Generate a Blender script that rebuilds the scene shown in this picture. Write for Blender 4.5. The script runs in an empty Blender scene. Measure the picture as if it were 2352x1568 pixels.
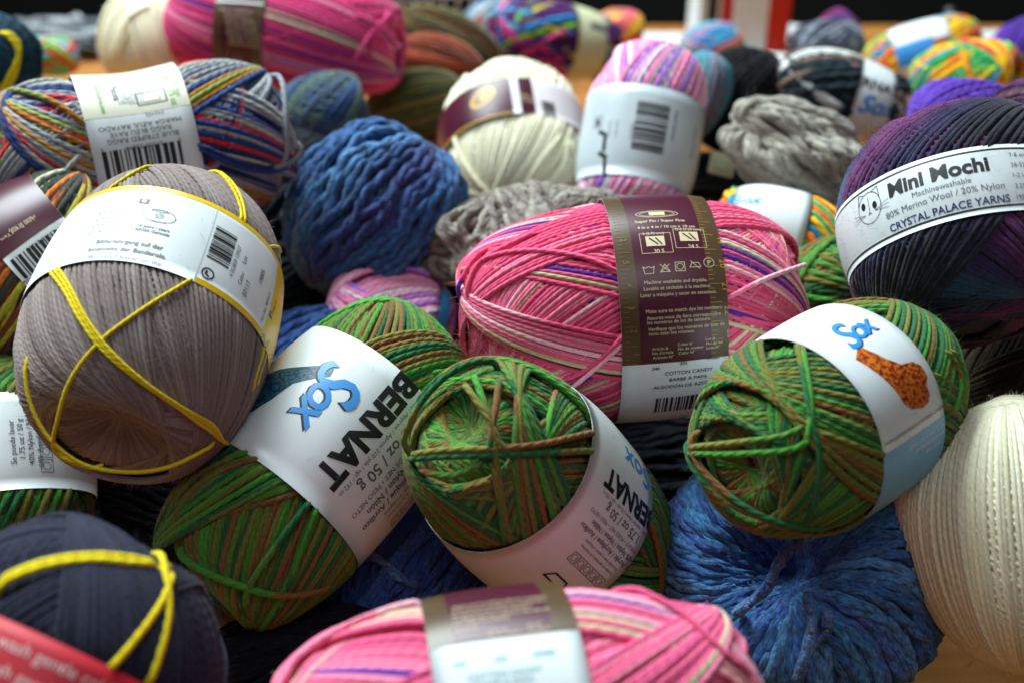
import bpy, bmesh, math
import numpy as np
from mathutils import Vector

# ------------------------------------------------------------------ camera, light, exposure
scene = bpy.context.scene
C = scene.collection
W, H, F = 2352.0, 1568.0, 2839.0            # photo frame (reduced) and focal length in its pixels
PITCH = math.radians(32)
CAM = np.array([0, 0, .35])
FWD = np.array([0, math.cos(PITCH), -math.sin(PITCH)])
RGT = np.array([1.0, 0, 0])
UPV = np.array([0, math.sin(PITCH), math.cos(PITCH)])
cam = bpy.data.cameras.new('camera'); cam_o = bpy.data.objects.new('camera', cam); C.objects.link(cam_o)
cam.sensor_width = 36; cam.lens = 36 * F / W
cam_o.location = CAM; cam_o.rotation_euler = (math.pi / 2 - PITCH, 0, 0)
cam.clip_start = .01; cam.clip_end = 60
cam.dof.use_dof = True; cam.dof.focus_distance = .405; cam.dof.aperture_fstop = 7.5
scene.camera = cam_o
world = bpy.data.worlds.new('World'); scene.world = world; world.use_nodes = True
bg = world.node_tree.nodes['Background']
bg.inputs[0].default_value = (.55, .68, 1, 1); bg.inputs[1].default_value = .03
def area(name, loc, target, sx, sy, power, col):
    l = bpy.data.lights.new(name, 'AREA'); l.shape = 'RECTANGLE'; l.size = sx; l.size_y = sy
    l.energy = power; l.color = col
    o = bpy.data.objects.new(name, l); C.objects.link(o); o.location = loc
    o.rotation_euler = (Vector(target) - Vector(loc)).to_track_quat('-Z', 'Y').to_euler()
area('window_light', (-.55, 1.15, 1.35), (.05, .45, .05), 1.3, .8, 64, (.84, .97, 1))
area('front_fill_light', (.1, -.25, 1.6), (.05, .5, .05), 1.0, .7, 5, (.95, .98, 1))  # added soft fill above the camera, brightens the fronts; no real lamp
vs = scene.view_settings
vs.view_transform = 'Standard'; vs.look = 'None'; vs.exposure = 0; vs.gamma = 1; vs.use_curve_mapping = False

# ------------------------------------------------------------------ helpers
rng = np.random.default_rng(11)
def unit(v): return v / np.linalg.norm(v)
def raydir(px, py): return unit(FWD + RGT * (px - W / 2) / F + UPV * (H / 2 - py) / F)
def at(px, py, d): return CAM + raydir(px, py) * d
def atz(px, py, z):
    v = raydir(px, py); return CAM + v * (z - CAM[2]) / v[2]
def lin(c):
    if isinstance(c, str): c = [int(c[i:i + 2], 16) / 255 for i in (0, 2, 4)]
    return np.array([x / 12.92 if x <= .04045 else ((x + .055) / 1.055) ** 2.4 for x in c])

def node_mat(name):
    m = bpy.data.materials.new(name); m.use_nodes = True
    return m, m.node_tree, m.node_tree.nodes['Principled BSDF']
MATS = {}
def flat(hexc, rough=.35, spec=.5, name=None, coat=0):
    key = ('flat', hexc, rough, spec, coat)
    if key in MATS: return MATS[key]
    m, nt, b = node_mat(name or 'print_' + hexc)
    b.inputs['Base Color'].default_value = (*lin(hexc), 1)
    b.inputs['Roughness'].default_value = rough
    b.inputs['Specular IOR Level'].default_value = spec
    b.inputs['Coat Weight'].default_value = coat; b.inputs['Coat Roughness'].default_value = .2
    MATS[key] = m; return m
def paper(hexc, rough=.38):
    key = ('paper', hexc, rough)
    if key in MATS: return MATS[key]
    m, nt, b = node_mat('paper_' + hexc); n = nt.nodes; l = nt.links
    tc = n.new('ShaderNodeTexCoord')
    no = n.new('ShaderNodeTexNoise'); no.inputs['Scale'].default_value = 70; no.inputs['Detail'].default_value = 5
    l.new(tc.outputs['Object'], no.inputs['Vector'])
    mx = n.new('ShaderNodeMix'); mx.data_type = 'RGBA'
    mx.inputs[6].default_value = (*(lin(hexc) * .93), 1); mx.inputs[7].default_value = (*lin(hexc), 1)
    l.new(no.outputs['Fac'], mx.inputs[0]); l.new(mx.outputs[2], b.inputs['Base Color'])
    n2 = n.new('ShaderNodeTexNoise'); n2.inputs['Scale'].default_value = 45; n2.inputs['Detail'].default_value = 2
    l.new(tc.outputs['Object'], n2.inputs['Vector'])
    bp = n.new('ShaderNodeBump'); bp.inputs['Strength'].default_value = .35; bp.inputs['Distance'].default_value = .0012
    l.new(n2.outputs['Fac'], bp.inputs['Height']); l.new(bp.outputs['Normal'], b.inputs['Normal'])
    b.inputs['Roughness'].default_value = rough; b.inputs['Specular IOR Level'].default_value = .5
    MATS[key] = m; return m
def yarn_mat(ply=3, pitch=1.3, bump=.7, sheen=.25, heather=.35, r=.001, soft=0):
    key = ('yarn', ply, pitch, bump, sheen, heather, r)
    if key in MATS: return MATS[key]
    m, nt, b = node_mat('yarn_%dply' % ply); n = nt.nodes; l = nt.links
    at_ = n.new('ShaderNodeAttribute'); at_.attribute_name = 'Col'
    uv = n.new('ShaderNodeUVMap'); uv.uv_map = 'UVMap'
    sp = n.new('ShaderNodeSeparateXYZ'); l.new(uv.outputs['UV'], sp.inputs[0])
    def mth(op, a, bb=None):
        q = n.new('ShaderNodeMath'); q.operation = op
        for i, x in enumerate((a, bb)):
            if x is None: continue
            if isinstance(x, (int, float)): q.inputs[i].default_value = x
            else: l.new(x, q.inputs[i])
        return q.outputs[0]
    ph = mth('ADD', mth('MULTIPLY', sp.outputs['Y'], math.pi * ply), mth('MULTIPLY', sp.outputs['X'], math.pi / pitch))
    tw = mth('ABSOLUTE', mth('SINE', ph))
    mp = n.new('ShaderNodeMapping'); mp.inputs['Scale'].default_value = (1.1, 7, 1); mp.inputs['Rotation'].default_value = (0, 0, .3)
    l.new(uv.outputs['UV'], mp.inputs['Vector'])
    no = n.new('ShaderNodeTexNoise'); no.inputs['Scale'].default_value = 1.6; no.inputs['Detail'].default_value = 3
    l.new(mp.outputs[0], no.inputs['Vector'])
    hs = n.new('ShaderNodeHueSaturation')
    mr = n.new('ShaderNodeMapRange'); mr.inputs['From Min'].default_value = .3; mr.inputs['From Max'].default_value = .7
    mr.inputs['To Min'].default_value = 1 - heather; mr.inputs['To Max'].default_value = 1 + heather
    l.new(no.outputs['Fac'], mr.inputs[0]); l.new(mr.outputs[0], hs.inputs['Value'])
    l.new(at_.outputs['Color'], hs.inputs['Color']); l.new(hs.outputs[0], b.inputs['Base Color'])
    hgt = mth('ADD', tw, mth('MULTIPLY', no.outputs['Fac'], .8))
    bp = n.new('ShaderNodeBump'); bp.inputs['Strength'].default_value = bump; bp.inputs['Distance'].default_value = r * .6
    l.new(hgt, bp.inputs['Height']); l.new(bp.outputs['Normal'], b.inputs['Normal'])
    b.inputs['Roughness'].default_value = .8; b.inputs['Specular IOR Level'].default_value = .16
    b.inputs['Sheen Weight'].default_value = sheen; b.inputs['Sheen Roughness'].default_value = .5
    MATS[key] = m; return m

def mesh_np(name, verts, quads, mats, parent=None, col=None, uv=None, tris=None, matidx=None, smooth=True):
    me = bpy.data.meshes.new(name)
    nq = len(quads) if quads is not None else 0; ntr = len(tris) if tris is not None else 0
    idx = []
    if nq: idx.append(np.asarray(quads).ravel())
    if ntr: idx.append(np.asarray(tris).ravel())
    idx = np.concatenate(idx).astype(np.int32)
    tot = np.concatenate([np.full(nq, 4, np.int32), np.full(ntr, 3, np.int32)])
    st = np.concatenate([[0], np.cumsum(tot)[:-1]]).astype(np.int32)
    me.vertices.add(len(verts)); me.vertices.foreach_set('co', np.asarray(verts, np.float32).ravel())
    me.loops.add(len(idx)); me.loops.foreach_set('vertex_index', idx)
    me.polygons.add(len(tot)); me.polygons.foreach_set('loop_start', st); me.polygons.foreach_set('loop_total', tot)
    if matidx is not None: me.polygons.foreach_set('material_index', np.asarray(matidx, np.int32))
    if uv is not None:
        u = me.uv_layers.new(name='UVMap'); u.data.foreach_set('uv', np.asarray(uv, np.float32).ravel())
    me.update(calc_edges=True)
    if col is not None:
        a = me.color_attributes.new('Col', 'FLOAT_COLOR', 'POINT')
        c4 = np.ones((len(verts), 4), np.float32); c4[:, :3] = col; a.data.foreach_set('color', c4.ravel())
    me.polygons.foreach_set('use_smooth', np.full(len(tot), smooth))
    for m in mats: me.materials.append(m)
    me.validate()
    o = bpy.data.objects.new(name, me); C.objects.link(o)
    if parent is not None: o.parent = parent
    return o

def tag(o, label=None, cat=None, group=None, kind=None):
    if label: o['label'] = label
    if cat: o['category'] = cat
    if group: o['group'] = group
    if kind: o['kind'] = kind
    return o

class Tubes:
    """collects strands (arrays of points with outward normals) and builds one mesh"""
    def __init__(s): s.v = []; s.q = []; s.c = []; s.uv = []; s.n = 0
    def add(s, P, N, r, col, closed=True, M=6, ply=0, amp=.16, pitch=4.0, flat=1.0):
        # P,N: [K,S,3]; col [K,S,3]; r scalar
        K, S, _ = P.shape
        if closed:
            T = np.roll(P, -1, 1) - np.roll(P, 1, 1); ds = np.linalg.norm(np.roll(P, -1, 1) - P, axis=2)
        else:
            T = np.gradient(P, axis=1); ds = np.linalg.norm(np.diff(P, axis=1), axis=2); ds = np.concatenate([ds, ds[:, -1:]], 1)
        T /= np.linalg.norm(T, axis=2, keepdims=True) + 1e-12
        B = np.cross(T, N); B /= np.linalg.norm(B, axis=2, keepdims=True) + 1e-12
        N2 = np.cross(B, T)
        u = np.concatenate([np.zeros((K, 1)), np.cumsum(ds, 1)[:, :-1]], 1) / (2 * r)
        th = np.arange(M) / M * 2 * math.pi
        rad = np.full((K, S, M), r)
        if ply:
            phs = ply * th[None, None, :] + 2 * math.pi * u[:, :, None] / pitch
            rad = r * (1 - amp + 2 * amp * np.abs(np.cos(phs / 2)))
        if not closed: rad = rad * np.clip(np.minimum(np.arange(S), S - 1 - np.arange(S)) / 1.5 + .3, 0, 1)[None, :, None]
        V = P[:, :, None] + rad[..., None] * (np.cos(th)[None, None, :, None] * N2[:, :, None] + flat * np.sin(th)[None, None, :, None] * B[:, :, None])
        idx = (np.arange(K * S * M) + s.n).reshape(K, S, M)
        i1 = np.roll(idx, -1, 1); 
        q = np.stack([idx, np.roll(idx, -1, 2), np.roll(i1, -1, 2), i1], -1)
        u1 = u + ds / (2 * r)
        v0 = np.arange(M) / M; v1 = v0 + 1.0 / M
        sh = (K, S, M)
        U0 = np.broadcast_to(u[:, :, None], sh); U1 = np.broadcast_to(u1[:, :, None], sh)
        V0 = np.broadcast_to(v0, sh); V1 = np.broadcast_to(v1, sh)
        uv = np.stack([np.stack([U0, V0], -1), np.stack([U0, V1], -1), np.stack([U1, V1], -1), np.stack([U1, V0], -1)], -2)
        ku = (np.arange(K) * 37.31 % 97)[:, None, None, None, None]
        uv = uv + ku * np.array([1.0, 0.0])
        if not closed: q = q[:, :-1]; uv = uv[:, :-1]
        s.v.append(V.reshape(-1, 3)); s.q.append(q.reshape(-1, 4)); s.uv.append(uv.reshape(-1, 2))
        s.c.append(np.broadcast_to(col[:, :, None, :], (K, S, M, 3)).reshape(-1, 3)); s.n += K * S * M
    def grid(s, P, col):
        a, b, _ = P.shape; idx = (np.arange(a * b) + s.n).reshape(a, b)
        q = np.stack([idx[:-1, :-1], idx[1:, :-1], idx[1:, 1:], idx[:-1, 1:]], -1).reshape(-1, 4)
        s.v.append(P.reshape(-1, 3)); s.q.append(q); s.uv.append(np.zeros((len(q) * 4, 2))); s.c.append(np.tile(col, (a * b, 1))); s.n += a * b
    def hairs(s, base, nrm, tan, col, length, w):
        K = len(base)
        d = tan * rng.normal(0, 1, (K, 1)) + np.cross(nrm, tan) * rng.normal(0, .8, (K, 1)) + nrm * rng.uniform(.15, 1.0, (K, 1))
        d /= np.linalg.norm(d, axis=1, keepdims=True)
        L = (rng.uniform(.3, 1, (K, 1)) ** 1.5) * length
        bend = rng.normal(0, .5, (K, 3)); side = np.cross(d, rng.normal(0, 1, (K, 3))); side /= np.linalg.norm(side, axis=1, keepdims=True)
        pts = [base + d * L * t + bend * L * t * t * .5 for t in (0, .35, .7, 1)]
        V = np.stack([x + sg * side * w * (1 - .6 * i / 3) for i, x in enumerate(pts) for sg in (-1, 1)], 1)   # K,8,3
        idx = (np.arange(K * 8) + s.n).reshape(K, 8)
        q = np.concatenate([idx[:, [2 * i, 2 * i + 1, 2 * i + 3, 2 * i + 2]] for i in range(3)])
        s.v.append(V.reshape(-1, 3)); s.q.append(q); s.uv.append(np.zeros((len(q) * 4, 2)))
        s.c.append(np.repeat(col, 8, 0)); s.n += K * 8
    def build(s, name, mat, parent, org):
        return mesh_np(name, np.concatenate(s.v) - org, np.concatenate(s.q), [mat], parent, np.concatenate(s.c), np.concatenate(s.uv))

def stripes(pal, seed, blend=.04):
    """pal: list of (hex, weight, mean length in loops) -> function loops -> colour"""
    rg = np.random.default_rng(seed); cs = [lin(p[0]) for p in pal]; w = np.array([p[1] for p in pal], float); w /= w.sum()
    pos = [0.0]; ci = []; last = -1
    while pos[-1] < 900:
        i = rg.choice(len(pal), p=w)
        if i == last and len(pal) > 1: continue
        last = i; ci.append(cs[i] * rg.uniform(.9, 1.1)); pos.append(pos[-1] + pal[i][2] * rg.uniform(.55, 1.5))
    pos = np.array(pos); ci = np.array(ci)
    def f(x):
        i = np.clip(np.searchsorted(pos, x) - 1, 0, len(ci) - 2)
        t = np.clip((x - (pos[i + 1] - blend)) / blend, 0, 1)[..., None]
        return ci[i] * (1 - t) + ci[i + 1] * t
    return f
def gradient(hexes, step, seed=0):
    cs = np.array([lin(h) for h in hexes])
    def f(x):
        y = np.asarray(x) / step; i = np.floor(y).astype(int); t = (y - i)[..., None]; t = t * t * (3 - 2 * t)
        return cs[i % len(cs)] * (1 - t) + cs[(i + 1) % len(cs)] * t
    return f

class Ball:
    def __init__(s, name, label, cat, px, py, d, th, tau, a, c, e=2.5, dimple=.12, dw=.45, group=None):
        s.k = d / F; k = s.k; s.a = a * k; s.c = c * k; s.e = e; s.D = dimple; s.dw = dw
        s.o = at(px, py, d); vd = unit(s.o - CAM)
        r = unit(np.cross(vd, [0, 0, 1])); u = np.cross(r, vd)
        th, tau = math.radians(th), math.radians(tau)
        s.Z = math.cos(tau) * (math.cos(th) * r + math.sin(th) * u) + math.sin(tau) * vd
        s.X = unit(-vd + s.Z * np.dot(vd, s.Z)); s.Y = np.cross(s.Z, s.X)
        s.M = np.stack([s.X, s.Y, s.Z])          # rows: local axes in world
        s.root = bpy.data.objects.new(name, None); C.objects.link(s.root); s.root.empty_display_size = .01
        zext = math.sqrt((s.a ** 2) * (1 - s.Z[2] ** 2) + (s.c * s.Z[2]) ** 2)
        s.org = s.o - np.array([0, 0, zext]); s.root.location = s.org
        tag(s.root, label, cat, group); s.T = Tubes(); s.lump = 0; s.waist = 0; s.samp = None; s.zone = None; s.top = 0; s.r = .001
    def world(s, L): return L @ s.M + s.o
    def surf(s, p, lift):
        """unit directions p[...,3] -> local surface point and normal"""
        x, y, z = p[..., 0], p[..., 1], p[..., 2]; rho = np.hypot(x, y)
        f = (rho ** s.e + np.abs(z) ** s.e + 1e-9) ** (-1 / s.e)
        X, Y, Z = s.a * x * f, s.a * y * f, s.c * z * f
        rr = rho * f; Z = Z * (1 - s.D * np.exp(-(rr / s.dw) ** 2))
        if s.waist:
            wz = 1 - s.waist * np.exp(-((Z - s.wc) / (.34 * s.c)) ** 2); X, Y = X * wz, Y * wz
        if s.lump:
            ph_ = np.arctan2(y, x); lm = 1 + s.lump * (np.sin(3 * ph_ + 1.3) * np.cos(4 * z + .5) + .6 * np.sin(5 * ph_ + 2 + 6 * z) * rho)
            X, Y, Z = X * lm, Y * lm, Z * lm
        g = (rr + 1e-6) ** (s.e - 1) / s.a; gz = np.sign(z) * (np.abs(z * f) + 1e-9) ** (s.e - 1) / s.c
        N = np.stack([g * x / (rho + 1e-9), g * y / (rho + 1e-9), gz], -1); N /= np.linalg.norm(N, axis=-1, keepdims=True)
        if s.zone is not None:
            z1, z2 = s.zone; lift = lift - s.r * 1.25 * np.clip(np.minimum(Z - z1, z2 - Z) / (.05 * s.c) + .6, 0, 1)
        return np.stack([X, Y, Z], -1) + N * np.asarray(lift)[..., None], N
    def zoned(s, pA, pB):
        z = sorted([s.hit(*pA)[2], s.hit(*pB)[2]]) if isinstance(pA, tuple) else [pA * s.k, pB * s.k]
        s.zone = z; return s
    def wind(s, r, colf, layers, S=84, M=6, ply=0, amp=.16, pitch=4.0, wob=.02, seed=0, hair=0, hairlen=.003, corecol=None, gap=.97, wave=0, hw=.00004, tops=None, ntop=5, toph=.55, swirl=0):
        rg = np.random.default_rng(seed + 100)
        lay = [(l[0], .5 if ntop or tops else l[1], 9999 if ntop or tops else l[2], 0 if ntop or tops else l[3], None, .85) for l in layers]
        if tops is None:
            lo = min(l[0] for l in layers)
            tops = [(rg.uniform(lo, 68), rg.choice([-1, 1]) * 90 + rg.uniform(-75, 75), int(rg.uniform(10, 26))) for _ in range(ntop)]
        lay += [(al, None, n_, 0, ph_, toph) for al, ph_, n_ in tops]
        r = r * s.k; s.r = r; h0 = -r * (sum(l[5] for l in lay[:-1]) + .3); hmin = h0; kk = 0; t = np.arange(S) / S * 2 * math.pi
        allP = []; allN = []; allC = []
        for (al, span, bundle, jump, phc, dh) in lay:      # inclination (deg), span (revolutions), strands per bundle, jump (rev)
            if span is None: span = 1
            A = math.radians(al); inc = math.atan(s.c / s.a * math.tan(min(A, math.radians(89))))
            dphi = 2 * r * gap / (s.a * math.sin(inc)) if inc > .5 else 2 * r * gap / (s.c * 1.0) 
            n = max(3, int(abs(span) * 2 * math.pi / dphi)); phi = []; p0 = rg.uniform(0, 6.28)
            if phc is not None: n = bundle; p0 = math.radians(phc) - n * dphi / 2
            nb = max(1, int(math.ceil(n / bundle))); order = []
            for b in range(nb):
                base = ((b * jump) % 1.0) * 2 * math.pi * abs(span) if jump else b * bundle * dphi
                for i in range(min(bundle, n - b * bundle)):
                    order.append((p0 + base + i * dphi, b))
            phi = np.array([o_[0] for o_ in order]); bi = np.array([o_[1] for o_ in order]); n = len(phi)
            btilt = rg.normal(0, math.radians(2.0), nb)[bi]
            al_k = A + btilt + rg.normal(0, wob * .35, n); phi = phi + rg.normal(0, dphi * .16, n)
            off = rg.normal(0, wob, nb)[bi] + rg.normal(0, wob * .2, n)
            t2 = t[None] + 0 * phi[:, None]
            ph = phi[:, None] + wob * .6 * np.sin(t2 * 2 + rg.uniform(0, 6.28, n)[:, None]) * .5 + wave * np.sin(t2 * 5 + rg.uniform(0, 6.28, n)[:, None]) + wave * .6 * np.sin(t2 * 9 + rg.uniform(0, 6.28, n)[:, None])
            ph = ph + swirl * np.sin(t2) * math.sin(A)
            aa = al_k[:, None] + 0 * t2
            sa, ca, sp, cp = np.sin(aa), np.cos(aa), np.sin(ph), np.cos(ph)
            ct, st = np.cos(t2), np.sin(t2)
            p = np.stack([-sp * ct - ca * cp * st, cp * ct - ca * sp * st, sa * st], -1)
            nn = np.stack([sa * cp, sa * sp, ca], -1); p = p + off[:, None, None] * nn
            p /= np.linalg.norm(p, axis=2, keepdims=True)
            lift = h0 + (np.arange(n) / n * .35 + rg.normal(0, .10, n))[:, None] * r + .12 * r * np.sin(t2 * 3 + rg.uniform(0, 6.28, n)[:, None])
            L, N = s.surf(p, lift)
            P = s.world(L); NW = N @ s.M
            col = colf((kk + np.arange(n))[:, None] + t2 / (2 * math.pi)) * rg.uniform(.9, 1.1, n)[:, None, None]
            s.T.add(P, NW, r, col, True, M, ply, amp, pitch)
            allP.append(P.reshape(-1, 3)); allN.append(NW.reshape(-1, 3)); allC.append(col.reshape(-1, 3))
            kk += n; h0 += dh * r
        s.top = .5 * r
        # core under the strands
        u = np.linspace(0, math.pi, 25); v = np.linspace(0, 2 * math.pi, 49); uu, vv = np.meshgrid(u, v, indexing='ij')
        p = np.stack([np.sin(uu) * np.cos(vv), np.sin(uu) * np.sin(vv), np.cos(uu)], -1)
        L, _ = s.surf(p, hmin - .4 * r + 0 * uu); cc = np.mean(np.concatenate(allC), 0) if corecol is None else lin(corecol)
        s.T.grid(s.world(L), cc)
        if hair:
            Pn = np.concatenate(allP); Nn = np.concatenate(allN); Cn = np.concatenate(allC)
            half = len(Pn) // 3; i = rg.integers(half, len(Pn), hair)
            tn = np.cross(Nn[i], rg.normal(0, 1, (hair, 3))); tn /= np.linalg.norm(tn, axis=1, keepdims=True)
            s.T.hairs(Pn[i] + Nn[i] * r * .7, Nn[i], tn, Cn[i] * 1.1, hairlen, hw)
        return s
    def hit(s, px, py, a=None, extra=0.0):
        """surface point (local) seen at a photo pixel, else the silhouette point nearest to it"""
        v = raydir(px, py); o = (CAM - s.o) @ s.M.T; d = v @ s.M.T
        tt = np.linspace(np.linalg.norm(CAM - s.o) - s.c * 1.3 - s.a, np.linalg.norm(CAM - s.o) + s.c + s.a, 900)
        Q = o + d * tt[:, None]; aa, cc = s.a + extra, s.c + extra
        g = ((np.hypot(Q[:, 0], Q[:, 1]) / aa) ** s.e + (np.abs(Q[:, 2]) / cc) ** s.e)
        ins = np.nonzero(g <= 1)[0]; i = ins[0] if len(ins) else int(np.argmin(g))
        q = Q[i] / g[i] ** (1 / s.e); return q
    def trace(s, pix, r, col, name=None, mat=None, lift=None, dip=True, ply=0, tubes=None, n=None, M=7, loopamt=0):
        """a strand laid over the ball through photo pixels"""
        pts = np.array([s.hit(x, y) for x, y in pix]); r = r * s.k
        n = n or 14 * (len(pts) - 1) + 1
        q = [pts[0] * 2 - pts[1]] + list(pts) + [pts[-1] * 2 - pts[-2]]; q = np.array(q)
        x = np.linspace(0, len(pts) - 1 - 1e-6, n); i = x.astype(int); f = (x - i)[:, None]
        a, b, c, d = q[i], q[i + 1], q[i + 2], q[i + 3]
        P = .5 * (2 * b + (c - a) * f + (2 * a - 5 * b + 4 * c - d) * f ** 2 + (3 * b - a - 3 * c + d) * f ** 3)
        un = P / np.array([s.a, s.a, s.c]); g = (np.hypot(un[:, 0], un[:, 1]) ** s.e + np.abs(un[:, 2]) ** s.e) ** (1 / s.e)
        P = P / g[:, None]; un = un / g[:, None]; rho = np.hypot(un[:, 0], un[:, 1])
        N = np.stack([(rho ** (s.e - 1)) / s.a * un[:, 0] / (rho + 1e-9), (rho ** (s.e - 1)) / s.a * un[:, 1] / (rho + 1e-9), np.sign(un[:, 2]) * np.abs(un[:, 2]) ** (s.e - 1) / s.c], -1)
        N /= np.linalg.norm(N, axis=1, keepdims=True)
        lf = np.full(n, s.top if lift is None else lift * s.k)
        if dip:
            e_ = np.minimum(np.arange(n), n - 1 - np.arange(n)); lf = lf - np.clip(1 - e_ / 6, 0, 1) ** 1.5 * 3.2 * r
        lf = lf + rng.normal(0, .04 * r, n)
        if s.zone is not None:
            z1, z2 = s.zone; lf = lf - (lf.max() + 1.5 * r) * np.clip(np.minimum(P[:, 2] - z1, z2 - P[:, 2]) / (.03 * s.c) + .3, 0, 1)
        P = P + N * lf[:, None]
        cc = col(np.linspace(0, 1.2, n) + rng.uniform(0, 500)) if callable(col) else np.tile(lin(col), (n, 1))
        T = tubes or Tubes()
        T.add(s.world(P)[None], (N @ s.M)[None], r, cc[None], False, M, ply)
        if tubes is None: return T.build(name or 'tie_strand', mat, s.root, s.org)
    def finish(s, mat, name='yarn'): s.yarn = s.T.build(name, mat, s.root, s.org); return s

FONT_CACHE = {}
def glyphs(body, bold=0.0, shear=0.0):
    key = (body, bold, shear)
    if key in FONT_CACHE: return FONT_CACHE[key]
    cu = bpy.data.curves.new('t', 'FONT'); cu.body = body; cu.size = 1; cu.align_x = 'CENTER'; cu.offset = bold; cu.shear = shear
    cu.resolution_u = 3; cu.fill_mode = 'FRONT'
    o = bpy.data.objects.new('t', cu); me = bpy.data.meshes.new_from_object(o)
    v = np.array([p.co[:2] for p in me.vertices]).reshape(-1, 2); f = [tuple(p.vertices) for p in me.polygons]
    bpy.data.objects.remove(o); bpy.data.meshes.remove(me); bpy.data.curves.remove(cu)
    v = v / .7; v[:, 1] -= .5                       # capital height 1, centred
    FONT_CACHE[key] = (v, f); return v, f

class Label:
    """paper band round a ball; prints are laid on it in (A along axis, B round it) metres"""
    def __init__(s, ball, pA, pB, mat, gapk=1.0, phi=(-math.pi, math.pi), wobble=.0004, seed=3, thick=.00018):
        s.b = ball; s.off = ball.r * .22 + .00025
        zs = sorted([ball.hit(*pA)[2] if isinstance(pA, tuple) else pA * ball.k, ball.hit(*pB)[2] if isinstance(pB, tuple) else pB * ball.k])
        s.z1, s.z2 = zs; s.R0 = ball.a + s.off; s.w = wobble; s.ph = rng.uniform(0, 6.28, 4); s.items = {}; s.phi = phi
        nA, nB = 10, 120; A = np.linspace(s.z1, s.z2, nA); Ph = np.linspace(phi[0], phi[1], nB)
        AA, PP = np.meshgrid(A, Ph, indexing='ij')
        o1 = s.pos(AA.ravel(), PP.ravel() * s.R0, 0); o2 = s.pos(AA.ravel(), PP.ravel() * s.R0, -thick)
        V = np.concatenate([o1, o2]); idx = np.arange(nA * nB).reshape(nA, nB); k = nA * nB
        q = np.stack([idx[:-1, :-1], idx[:-1, 1:], idx[1:, 1:], idx[1:, :-1]], -1).reshape(-1, 4)
        qi = q[:, ::-1] + k; e = []
        for row in (idx[0], idx[-1]): e.append(np.stack([row[:-1], row[1:], row[1:] + k, row[:-1] + k], -1))
        for row in (idx[:, 0], idx[:, -1]): e.append(np.stack([row[:-1], row[1:], row[1:] + k, row[:-1] + k], -1))
        s.obj = mesh_np('label', V - ball.org, np.concatenate([q, qi] + e), [mat], ball.root)
    def pos(s, A, B, h):
        b = s.b; phi = B / s.R0; z = np.clip(A / b.c, -.97, .97)
        zm = np.clip((s.z1 + s.z2) / 2 / b.c, -.9, .9)
        R = b.a * (1 - np.abs(z) ** b.e) ** (1 / b.e); Rm = b.a * (1 - abs(zm) ** b.e) ** (1 / b.e)
        if b.waist:
            R = R * (1 - b.waist * np.exp(-((A - b.wc) / (.34 * b.c)) ** 2))
        R = R + s.off + h
        R = R + s.w * (np.sin(3 * phi + s.ph[0]) * .6 + np.sin(5 * phi + A / b.c * 2 + s.ph[1]) * .4 + np.sin(A / b.c * 7 + phi * 2 + s.ph[2]) * .35)
        return b.world(np.stack([R * np.cos(phi), R * np.sin(phi), A], -1))
    def loc(s, px, py):
        q = s.b.hit(px, py, extra=s.off); return np.array([q[2], math.atan2(q[1], q[0]) * s.R0])
    def put(s, v, f, part, mat, lvl):
        s.items.setdefault((part, mat.name, lvl), [mat, []])[1].append((v, f))
    def place(s, v2, c, th, sc=1.0):
        """2D coords (right, up) -> (A,B) at centre c; th degrees counter-clockwise from the +A direction"""
        t = math.radians(th); r = np.array([math.cos(t), -math.sin(t)]); u = np.array([-math.sin(t), -math.cos(t)])
        return c + sc * (v2[:, :1] * r + v2[:, 1:] * u)
    def text(s, body, px, py, h, th, mat, part='lettering', bold=0, shear=0, sx=1, align=None, lvl=2):
        v, f = glyphs(body, bold, shear); v = v.copy(); v[:, 0] *= sx
        if len(v) == 0: return
        if align == 'l': v[:, 0] -= v[:, 0].min()
        if align == 'r': v[:, 0] -= v[:, 0].max()
        c = s.loc(px, py) if py is not None else px
        s.put(s.place(v, c, th, h * s.b.k), f, part, mat, lvl)
    def poly(s, pts, px, py, sc, th, mat, part='printed_panel', lvl=1):
        c = s.loc(px, py) if py is not None else px
        s.put(s.place(np.array(pts, float), c, th, sc * s.b.k), [tuple(range(len(pts)))], part, mat, lvl)
    def rect(s, px, py, w, h, th, mat, part='printed_panel', lvl=1):
        s.poly([(-w / 2, -h / 2), (w / 2, -h / 2), (w / 2, h / 2), (-w / 2, h / 2)], px, py, 1, th, mat, part, lvl)
    def pixpoly(s, pts, mat, part='sock_picture', lvl=1):
        s.put(np.array([s.loc(x, y) for x, y in pts]), [tuple(range(len(pts)))], part, mat, lvl)
    def at_frac(s, px, py, fr):
        return np.array([s.z2 - fr * (s.z2 - s.z1), s.loc(px, py)[1]])
    def band(s, A1, A2, B1, B2, mat, part='printed_panel', lvl=1):
        s.put(np.array([(A1, B1), (A2, B1), (A2, B2), (A1, B2)]), [(0, 1, 2, 3)], part, mat, lvl)
    def line(s, pts, w, px, py, sc, th, mat, part='drawing', lvl=2, closed=False):
        p = np.array(pts, float) * sc
        if closed: p = np.concatenate([p, p[:1]])
        for a, b in zip(p[:-1], p[1:]):
            d = b - a; L = np.linalg.norm(d)
            if L < 1e-9: continue
            n = np.array([-d[1], d[0]]) / L * w / 2; e = d / L * w * .3
            s.poly([a - n - e, b - n + e, b + n + e, a + n - e], px, py, 1, th, mat, part, lvl)
    def box(s, w, h, lw, px, py, th, mat, dx=0, dy=0, part='care_symbols'):
        s.line([(dx - w / 2, dy - h / 2), (dx + w / 2, dy - h / 2), (dx + w / 2, dy + h / 2), (dx - w / 2, dy + h / 2)], lw, px, py, 1, th, mat, part, closed=True)
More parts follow.
